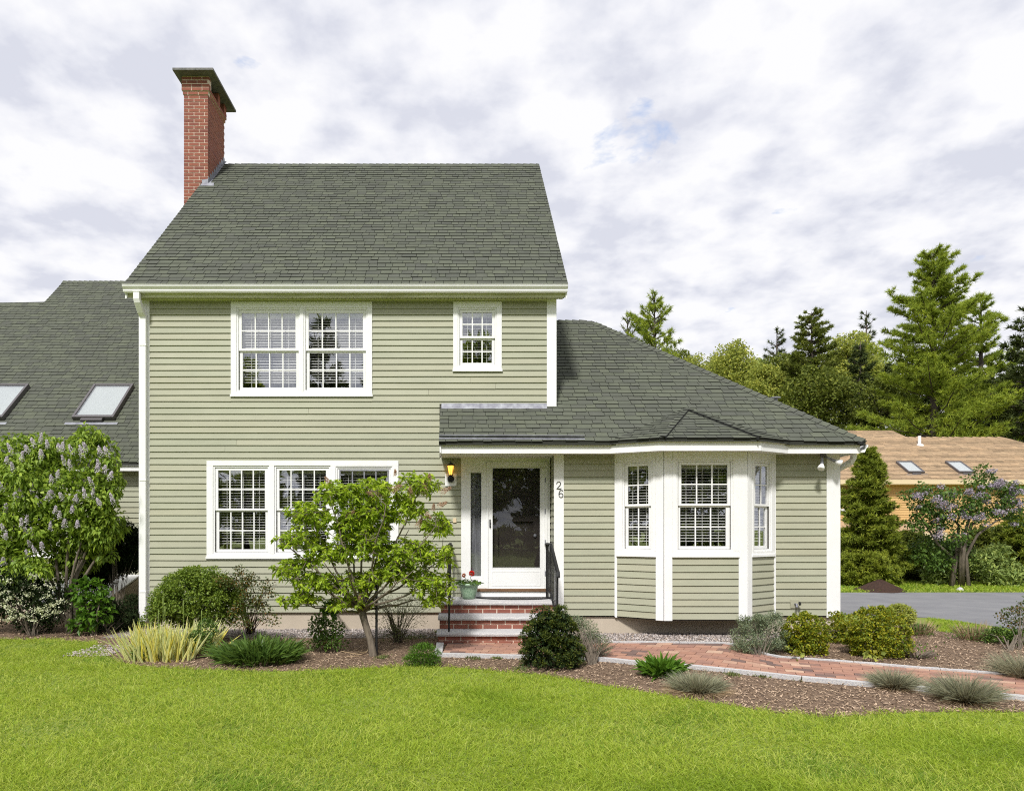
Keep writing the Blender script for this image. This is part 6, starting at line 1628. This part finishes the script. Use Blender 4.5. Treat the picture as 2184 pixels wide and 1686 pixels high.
# ---- trees
def tube_np(): pass
def conifer(name, x, ytop, ybase, Y, hw, label, mat, cat='tree', group=None, nwh=26, per=6, start=0.12, droop=0.0, tuft=14, L=0.32, W=0.05, density=1.0, prof=1.0, irregular=0.25, bare=0.25, trunk_r=None, zbase=None, rise=0.25, lean=0.0, tmat='pine_bark', flat=1.0):
    X = (x - CX) * Y / F; zt_ = z_of(ytop, Y); zb_ = -1.8 if zbase is None else zbase; H = zt_ - zb_; Rr = hw * Y / F
    t = thing(name, (X, Y, zb_), label, cat, group)
    tr = trunk_r or H * 0.011 + .03
    mb = MB(); mb.tube([(X, Y, zb_), (X + lean * .3, Y, zb_ + H * .4), (X + lean * .7, Y, zb_ + H * .75), (X + lean, Y, zt_ - .1)], [tr * 1.2, tr, tr * .55, tr * .08], 8)
    mb.build('trunk', M[tmat], t, smooth=True)
    bm = MB(); PP, DD = [], []
    for w in range(nwh):
        f = start + (1 - start) * (w / nwh) ** 0.92
        z = zb_ + H * f; rr = Rr * ((1 - f) / (1 - start)) ** prof * (1 if f > start + .12 else 0.8)
        for k in range(per):
            g = random.uniform(0, 6.28); l = rr * random.uniform(1 - irregular, 1 + irregular * .7) + 0.12
            if l < .15: continue
            up_ = rise * random.uniform(.5, 1.5)
            st = np.array([X + lean * f, Y, z + random.uniform(-.3, .3) * H / nwh]); d = np.array([math.cos(g), math.sin(g), up_ * (0.4 + f) - droop])
            e = st + d * l + np.array([0, 0, -droop * l * .4 + up_ * l * .15])
            m_ = st + d * l * .5 + np.array([0, 0, -0.04 * l])
            bm.tube([st, m_, e], [tr * .22, tr * .14, .01], 4, cap=False)
            nt = max(3, int(l * 7.5 * density))
            tt = bare + (1 - bare) * rng.random(nt) ** .75
            c = (st * (1 - tt[:, None]) ** 2 + 2 * m_ * (tt * (1 - tt))[:, None] + e * tt[:, None] ** 2)
            side = np.array([-math.sin(g), math.cos(g), 0]); off = rng.normal(size=nt) * l * (.20 if flat == 1 else .15) * (1.1 - tt * .75)
            c = c + side * off[:, None] + np.array([0, 0, 1]) * rng.normal(.04, .06 * flat, nt)[:, None] * l * .4
            dd = nrm(d + side * (off / l * 3)[:, None] + np.array([0, 0, .35]))
            PP.append(c); DD.append(dd)
    P = np.concatenate(PP); D = np.concatenate(DD); k = len(P)
    P = np.repeat(P, tuft, 0); D = np.repeat(D, tuft, 0) * .75 + rng.normal(size=(k * tuft, 3)) * .6
    n = len(P); D = nrm(D); S = nrm(np.cross(D, rng.normal(size=(n, 3)))); l_ = rng.uniform(.6, 1.2, n)[:, None] * L
    V = np.stack([P + S * W / 2, P - S * W / 2, P + D * l_], 1)
    link('crown', mesh_np('crown', V.reshape(-1, 3), [np.arange(3 * n).reshape(n, 3)], var=np.repeat(np.clip(np.repeat(rng.random(k), tuft) * .7 + rng.random(n) * .3, 0, .99), 3)), M[mat], t)
    bm.build('branches', M[tmat], t, kind='stuff')
    return t
def broadleaf(name, x, y, Y, rx, ry, label, mat, n=3500, L=.22, W=.14, lumps=40, size=.8, zb_=-1.8, group=None, cat='tree'):
    b = [ell(x, y, rx, ry, Y)]; X = (x - CX) * Y / F; t = thing(name, (X, Y, zb_), label, cat, group)
    bl = lump(b, lumps, size) + lump([(b[0][0], b[0][1] * .6)], lumps // 3, size); P, Nn = blobs_points(bl, n, .3); leaf_mesh('crown', P, Nn + rng.normal(size=P.shape) * .7, L, W, M[mat], t)
    mb = MB(); c = b[0][0]; mb.tube([(X, Y, zb_), (X, Y, c[2] - b[0][1][2] * .5), (X, Y, c[2] + b[0][1][2] * .3)], [.18, .14, .05], 7); mb.build('trunk', M['pine_bark'], t)
    lm = MB()
    for i in range(22):
        e = bl[random.randrange(len(bl))][0]; lm.tube([(X, Y, c[2] - b[0][1][2] * .6), ((X + e[0]) / 2, (Y + e[1]) / 2, (c[2] + e[2]) / 2 - .1), tuple(e)], [.06, .04, .012], 4, cap=False)
    lm.build('branches', M['pine_bark'], t, kind='stuff'); return t
random.seed(77)
conifer('white_pine', 1992, 527, 0, 44, 180, 'great bright green white pine towering over the ochre house', 'pine', nwh=30, per=10, L=.30, W=.042, density=3.2, tuft=13, prof=.66, irregular=.5, start=.10, bare=.12, rise=.3, flat=.8)
conifer('white_pine', 2092, 622, 0, 49, 135, 'second leader of pine right behind the great pine', 'pine', nwh=22, per=7, L=.32, W=.045, density=2.4, prof=.75, irregular=.5, start=.15, rise=.35, bare=.15, flat=.8)
conifer('white_pine', 1396, 632, 0, 60, 100, 'sparse pine rising behind the wing roof, leftmost of the trees', 'pine', nwh=24, per=6, L=.4, W=.055, density=1.5, tuft=12, prof=.6, irregular=.45, rise=.5, start=.3)
conifer('white_pine', 1338, 672, 0, 62, 55, 'thin brownish pine just left of the sparse one', 'hemlock', nwh=16, per=5, L=.4, W=.05, density=.6, tuft=10, prof=.6, rise=.8, start=.35)
conifer('pine', 1657, 700, 0, 66, 60, 'small distant pine between the yellow tree and the pointed hemlock', 'dark_pine', nwh=18, per=5, L=.42, W=.06, density=.8, prof=.65, rise=.45, start=.3)
conifer('hemlock', 1731, 662, 0, 52, 95, 'pointed brown-green hemlock left of the great pine', 'hemlock', nwh=34, per=8, L=.28, W=.07, density=1.7, tuft=12, prof=.55, droop=.05, rise=.25, start=.2, irregular=.4)
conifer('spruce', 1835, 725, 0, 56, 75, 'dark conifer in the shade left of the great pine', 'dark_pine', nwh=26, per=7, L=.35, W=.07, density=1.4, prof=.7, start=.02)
conifer('pine', 1848, 660, 0, 70, 60, 'far pine top showing over the yellow tree', 'dark_pine', nwh=16, per=5, L=.45, W=.06, density=.7, prof=.7, rise=.4, start=.3)
conifer('dark_pine', 2195, 650, 0, 42, 110, 'dark pine cut by the right edge', 'dark_pine', nwh=26, per=7, L=.36, W=.08, density=1.4, tuft=11, prof=.65, start=.1, irregular=.4)
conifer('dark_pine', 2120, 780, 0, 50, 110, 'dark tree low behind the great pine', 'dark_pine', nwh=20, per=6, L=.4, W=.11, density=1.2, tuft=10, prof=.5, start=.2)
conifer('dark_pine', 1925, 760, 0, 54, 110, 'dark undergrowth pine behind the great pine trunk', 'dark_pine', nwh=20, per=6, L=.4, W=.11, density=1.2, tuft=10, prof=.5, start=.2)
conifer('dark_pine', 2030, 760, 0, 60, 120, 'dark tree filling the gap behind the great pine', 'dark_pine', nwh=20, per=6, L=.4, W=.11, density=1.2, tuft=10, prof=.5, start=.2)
broadleaf('spring_tree', 1567, 805, 58, 44, 68, 'olive-yellow spring tree behind the wing roof', 'spring_leaf', 8200, .24, .13, 90, .7)
broadleaf('spring_tree', 1500, 800, 64, 45, 48, 'airy flowering tree left of the olive-yellow one', 'spring_leaf', 3400, .2, .12, 50, .5)
broadleaf('spring_tree', 1632, 835, 54, 40, 50, 'yellow-green round tree in front of the small distant pine', 'spring_leaf', 6200, .22, .13, 70, .6)
broadleaf('spring_tree', 1820, 780, 60, 50, 65, 'yellow spring tree between hemlock and great pine', 'spring_leaf', 8200, .24, .13, 90, .7)
for (x, y, Y, rx, ry, m_, lab) in ((1480, 830, 70, 42, 40, 'spring_leaf', 'hazy spring tree low behind the sparse pine'), (1528, 822, 66, 50, 50, 'hemlock', 'olive tree filling below the flowering one'), (1610, 812, 68, 36, 40, 'pale_shrub', 'pale green round tree behind the yellow-green one'),
        (1600, 860, 60, 55, 50, 'spring_leaf', 'low spring tree just over the roof hip'), (1665, 825, 63, 54, 62, 'hemlock', 'broad olive tree left of the pointed hemlock'), (1690, 800, 72, 30, 36, 'spring_leaf', 'far yellow tree left of the pointed hemlock'), (1780, 805, 64, 40, 55, 'hemlock', 'olive tree right of the pointed hemlock'), (1862, 815, 66, 45, 50, 'pale_shrub', 'pale green tree left of the great pine'),
        (1880, 870, 52, 55, 60, 'hemlock', 'olive tree at the left foot of the great pine'), (1440, 795, 72, 42, 42, 'hemlock', 'olive crown under the sparse pine'), (1745, 850, 50, 60, 60, 'hemlock', 'wide dark olive crown at the foot of the hemlock')):
    broadleaf('tree', x, y, Y, rx, ry, lab, m_, 5200, .24, .14, 60, .75)
broadleaf('dark_tree', 1700, 900, 56, 60, 70, 'dark low tree at the foot of the hemlock', 'hemlock', 5200, .24, .14, 60, .8)
broadleaf('dark_tree', 1790, 880, 58, 60, 70, 'dark low tree under the yellow spring tree', 'hemlock', 5200, .24, .14, 60, .8)
broadleaf('dark_tree', 2170, 900, 46, 60, 90, 'dark tree low at the right edge behind the ochre roof', 'dark_pine', 5200, .24, .14, 60, .8)
# yard conifers by the neighbour
conifer('arborvitae', 1850, 955, 0, 20.3, 76, 'pointed arborvitae right of the house corner', 'arborvitae', cat='evergreen', nwh=46, per=9, L=.13, W=.035, density=3.6, tuft=12, prof=.78, irregular=.4, droop=.1, rise=.25, start=.02, zbase=-.02, bare=.15, trunk_r=.05)
conifer('arborvitae', 1838, 1188, 0, 19.6, 62, 'low spreading evergreen at the foot of the arborvitae', 'arborvitae', cat='evergreen', nwh=20, per=10, L=.13, W=.035, density=3.6, tuft=12, prof=.4, start=.02, zbase=-.02, bare=.15, trunk_r=.05)
conifer('hemlock', 1940, 1140, 0, 21.5, 55, 'small hemlock behind the mulch heap', 'hemlock', cat='evergreen', nwh=24, per=9, L=.13, W=.035, density=3.2, tuft=12, prof=.5, start=.02, zbase=-.1, trunk_r=.05)
conifer('hemlock', 2015, 1165, 0, 21.8, 70, 'dark hemlock left of the far lilac trunk', 'dark_pine', cat='evergreen', nwh=20, per=9, L=.14, W=.04, density=3.2, tuft=12, prof=.4, start=.02, zbase=-.1, trunk_r=.05)
conifer('hemlock', 2108, 1130, 0, 21.5, 55, 'hemlock right behind the far lilac', 'hemlock', cat='evergreen', nwh=22, per=9, L=.14, W=.04, density=3.2, tuft=12, prof=.5, start=.02, zbase=-.1, trunk_r=.05)
conifer('hemlock', 2182, 1105, 0, 20.6, 60, 'bushy hemlock cut by the right edge', 'arborvitae', cat='evergreen', nwh=24, per=9, L=.14, W=.04, density=3.2, tuft=12, prof=.45, start=.02, zbase=-.1, trunk_r=.05)
bush('pale_shrub', (pix(2120, 1245, 19.6).x, 19.6, 0), 'pale green leafy shrub right of the far lilac trunk', 'shrub', [ell(2115, 1205, 42, 38, 19.6), ell(2140, 1225, 40, 24, 19.4), ell(2005, 1225, 30, 22, 19.8)], 3400, .14, .045, 'pale_shrub', stems=8, lumps=(60, .2))
# far lilac tree
fl_ = thing('lilac_tree', (pix(2050, 1250, 19.2).x, 19.2, 0), 'old purple lilac tree with twisted pale trunks before the ochre house', 'lilac')
Yf = 19.2
fb_ = [ell(2090, 1025, 28, 22, Yf), ell(2040, 1075, 38, 30, Yf), ell(1985, 1062, 34, 26, Yf), ell(1945, 1057, 18, 10, Yf), ell(2120, 1055, 42, 30, Yf), ell(2155, 1070, 30, 32, Yf), ell(2110, 1100, 40, 26, Yf), ell(2000, 1090, 30, 20, Yf), ell(1975, 1118, 24, 16, Yf), ell(2150, 1105, 24, 18, Yf), ell(2065, 1100, 30, 20, Yf), ell(2020, 1140, 34, 26, Yf), ell(1960, 1085, 16, 12, Yf), ell(1990, 1180, 40, 34, Yf + .4), ell(2030, 1200, 34, 36, Yf + .5)]
bl = lump(fb_[:-2], 130, .22) + lump(fb_[-2:], 26, .3); P, Nn = blobs_points(bl, 8200, .3, -.1); leaf_mesh('crown', P, Nn + rng.normal(size=P.shape) * .6 + [0, 0, -.4], .085, .055, M['perennial'], fl_)
tk = MB(); b0 = Vector((pix(2050, 1250, Yf).x, Yf, 0))
for (x0, pts) in ((-.12, ((2040, 1180), (2045, 1120), (2015, 1085), (1985, 1070))), (.05, ((2056, 1170), (2070, 1120), (2110, 1095), (2150, 1070))), (0, ((2050, 1160), (2066, 1110), (2080, 1060), (2090, 1030))), (.1, ((2060, 1185), (2085, 1140), (2125, 1110), (2160, 1100))), (-.2, ((2035, 1190), (2000, 1160), (1975, 1120), (1945, 1075)))):
    pp = [b0 + Vector((x0 * 1.5, random.uniform(-.1, .1), -.05))] + [pix(x, y, Yf + random.uniform(-.15, .15)) for x, y in pts]; tk.tube(pp, [.055, .048, .034, .022, .010], 8)
tk.build('trunk', M['bark'], fl_, smooth=True)
P, Nn = blobs_points(lump(fb_[:13], 75, .12), 4200, .3); P[:, 1] -= .3; leaf_mesh('blossom', P, unit_rand(len(P)), .045, .035, M['purple_bloom'], fl_, droop=0)

# trees across the road behind the viewer: the windows mirror them
random.seed(3)
for x, Y, H, w_, m_, lab in ((-10.6, -30, 18, 2.9, 'dark_pine', 'tallest pine across the road, mirrored between the upstairs sashes'), (-16.5, -30, 14.5, 3.4, 'pine', 'pine across the road mirrored in the left upstairs sash'),
        (-6.6, -31, 15.2, 3.0, 'dark_pine', 'slender pine across the road beside the tallest'), (1.2, -29, 16.5, 3.8, 'pine', 'broad pine across the road mirrored in the small upstairs window'), (8, -27, 13, 4.5, 'dark_pine', 'dark pine across the road opposite the wing'),
        (16, -28, 13, 4.5, 'pine', 'bright pine across the road opposite the driveway'), (-25, -29, 12, 5, 'dark_pine', 'dark pine across the road far to the left'), (25, -28, 12, 5, 'dark_pine', 'dark pine across the road far to the right'),
        (33, -16, 12, 5, 'pine', 'unseen bright pine added to the right to darken window reflections'), (38, -4, 12, 5, 'dark_pine', 'unseen dark pine added past the driveway to darken window reflections'), (-34, -18, 12, 5, 'dark_pine', 'unseen dark pine added to the left to darken window reflections'), (-38, -5, 12, 5, 'pine', 'unseen bright pine added past the left lawn to darken window reflections')):  # side pines added out of view to keep bright sky off the bay glass
    tt_ = conifer('white_pine', CX, HY - (H - CZ) * F / 30.0, 0, 30.0, w_ * F / 30.0, lab, m_, nwh=20, per=6, L=.6, W=.2, density=.9, tuft=8, prof=.65, start=.05, zbase=0.0)
    tt_.location = (x, Y, 0)
U = [(np.array([42 * math.sin(a), -33 * math.cos(a) + 2, 2.2 + (i * 7 % 5) * .5]), np.array([4.2, 3.2, 3.2 + (i * 5 % 4) * .6])) for i, a in enumerate(np.linspace(-1.75, 1.75, 30))]
P, Nn = blobs_points(lump(U, 500, 1.1), 14000, .3); leaf_mesh('undergrowth', P, Nn + rng.normal(size=P.shape) * .6, .7, .5, M['hemlock'], kind='stuff')  # foliage ring added out of view to block mirrored sky in the windows

# ------------------------------------------------------------------ move every empty to the foot of what it carries
bpy.context.view_layer.update()
for o in list(C.objects):
    if o.type == 'EMPTY' and o.parent is None and o.children and tuple(o.location) == (0, 0, 0):
        lo = Vector((1e9,) * 3); hi = -lo
        for k in o.children_recursive:
            if k.type == 'MESH':
                for c in k.bound_box:
                    p = k.matrix_world @ Vector(c)
                    for a in range(3): lo[a] = min(lo[a], p[a]); hi[a] = max(hi[a], p[a])
        base = Vector(((lo.x + hi.x) / 2, (lo.y + hi.y) / 2, max(lo.z, 0) if lo.z < 0 else lo.z))
        o.location = base
        for k in o.children: k.location -= base

print('TRIS', sum(len(o.data.polygons) for o in C.objects if o.type == 'MESH'), 'CLAP', sum(o.name.startswith('clapboard') and o.parent == house for o in C.objects), 'SLAT', sum(o.name.startswith('slat') for o in C.objects))
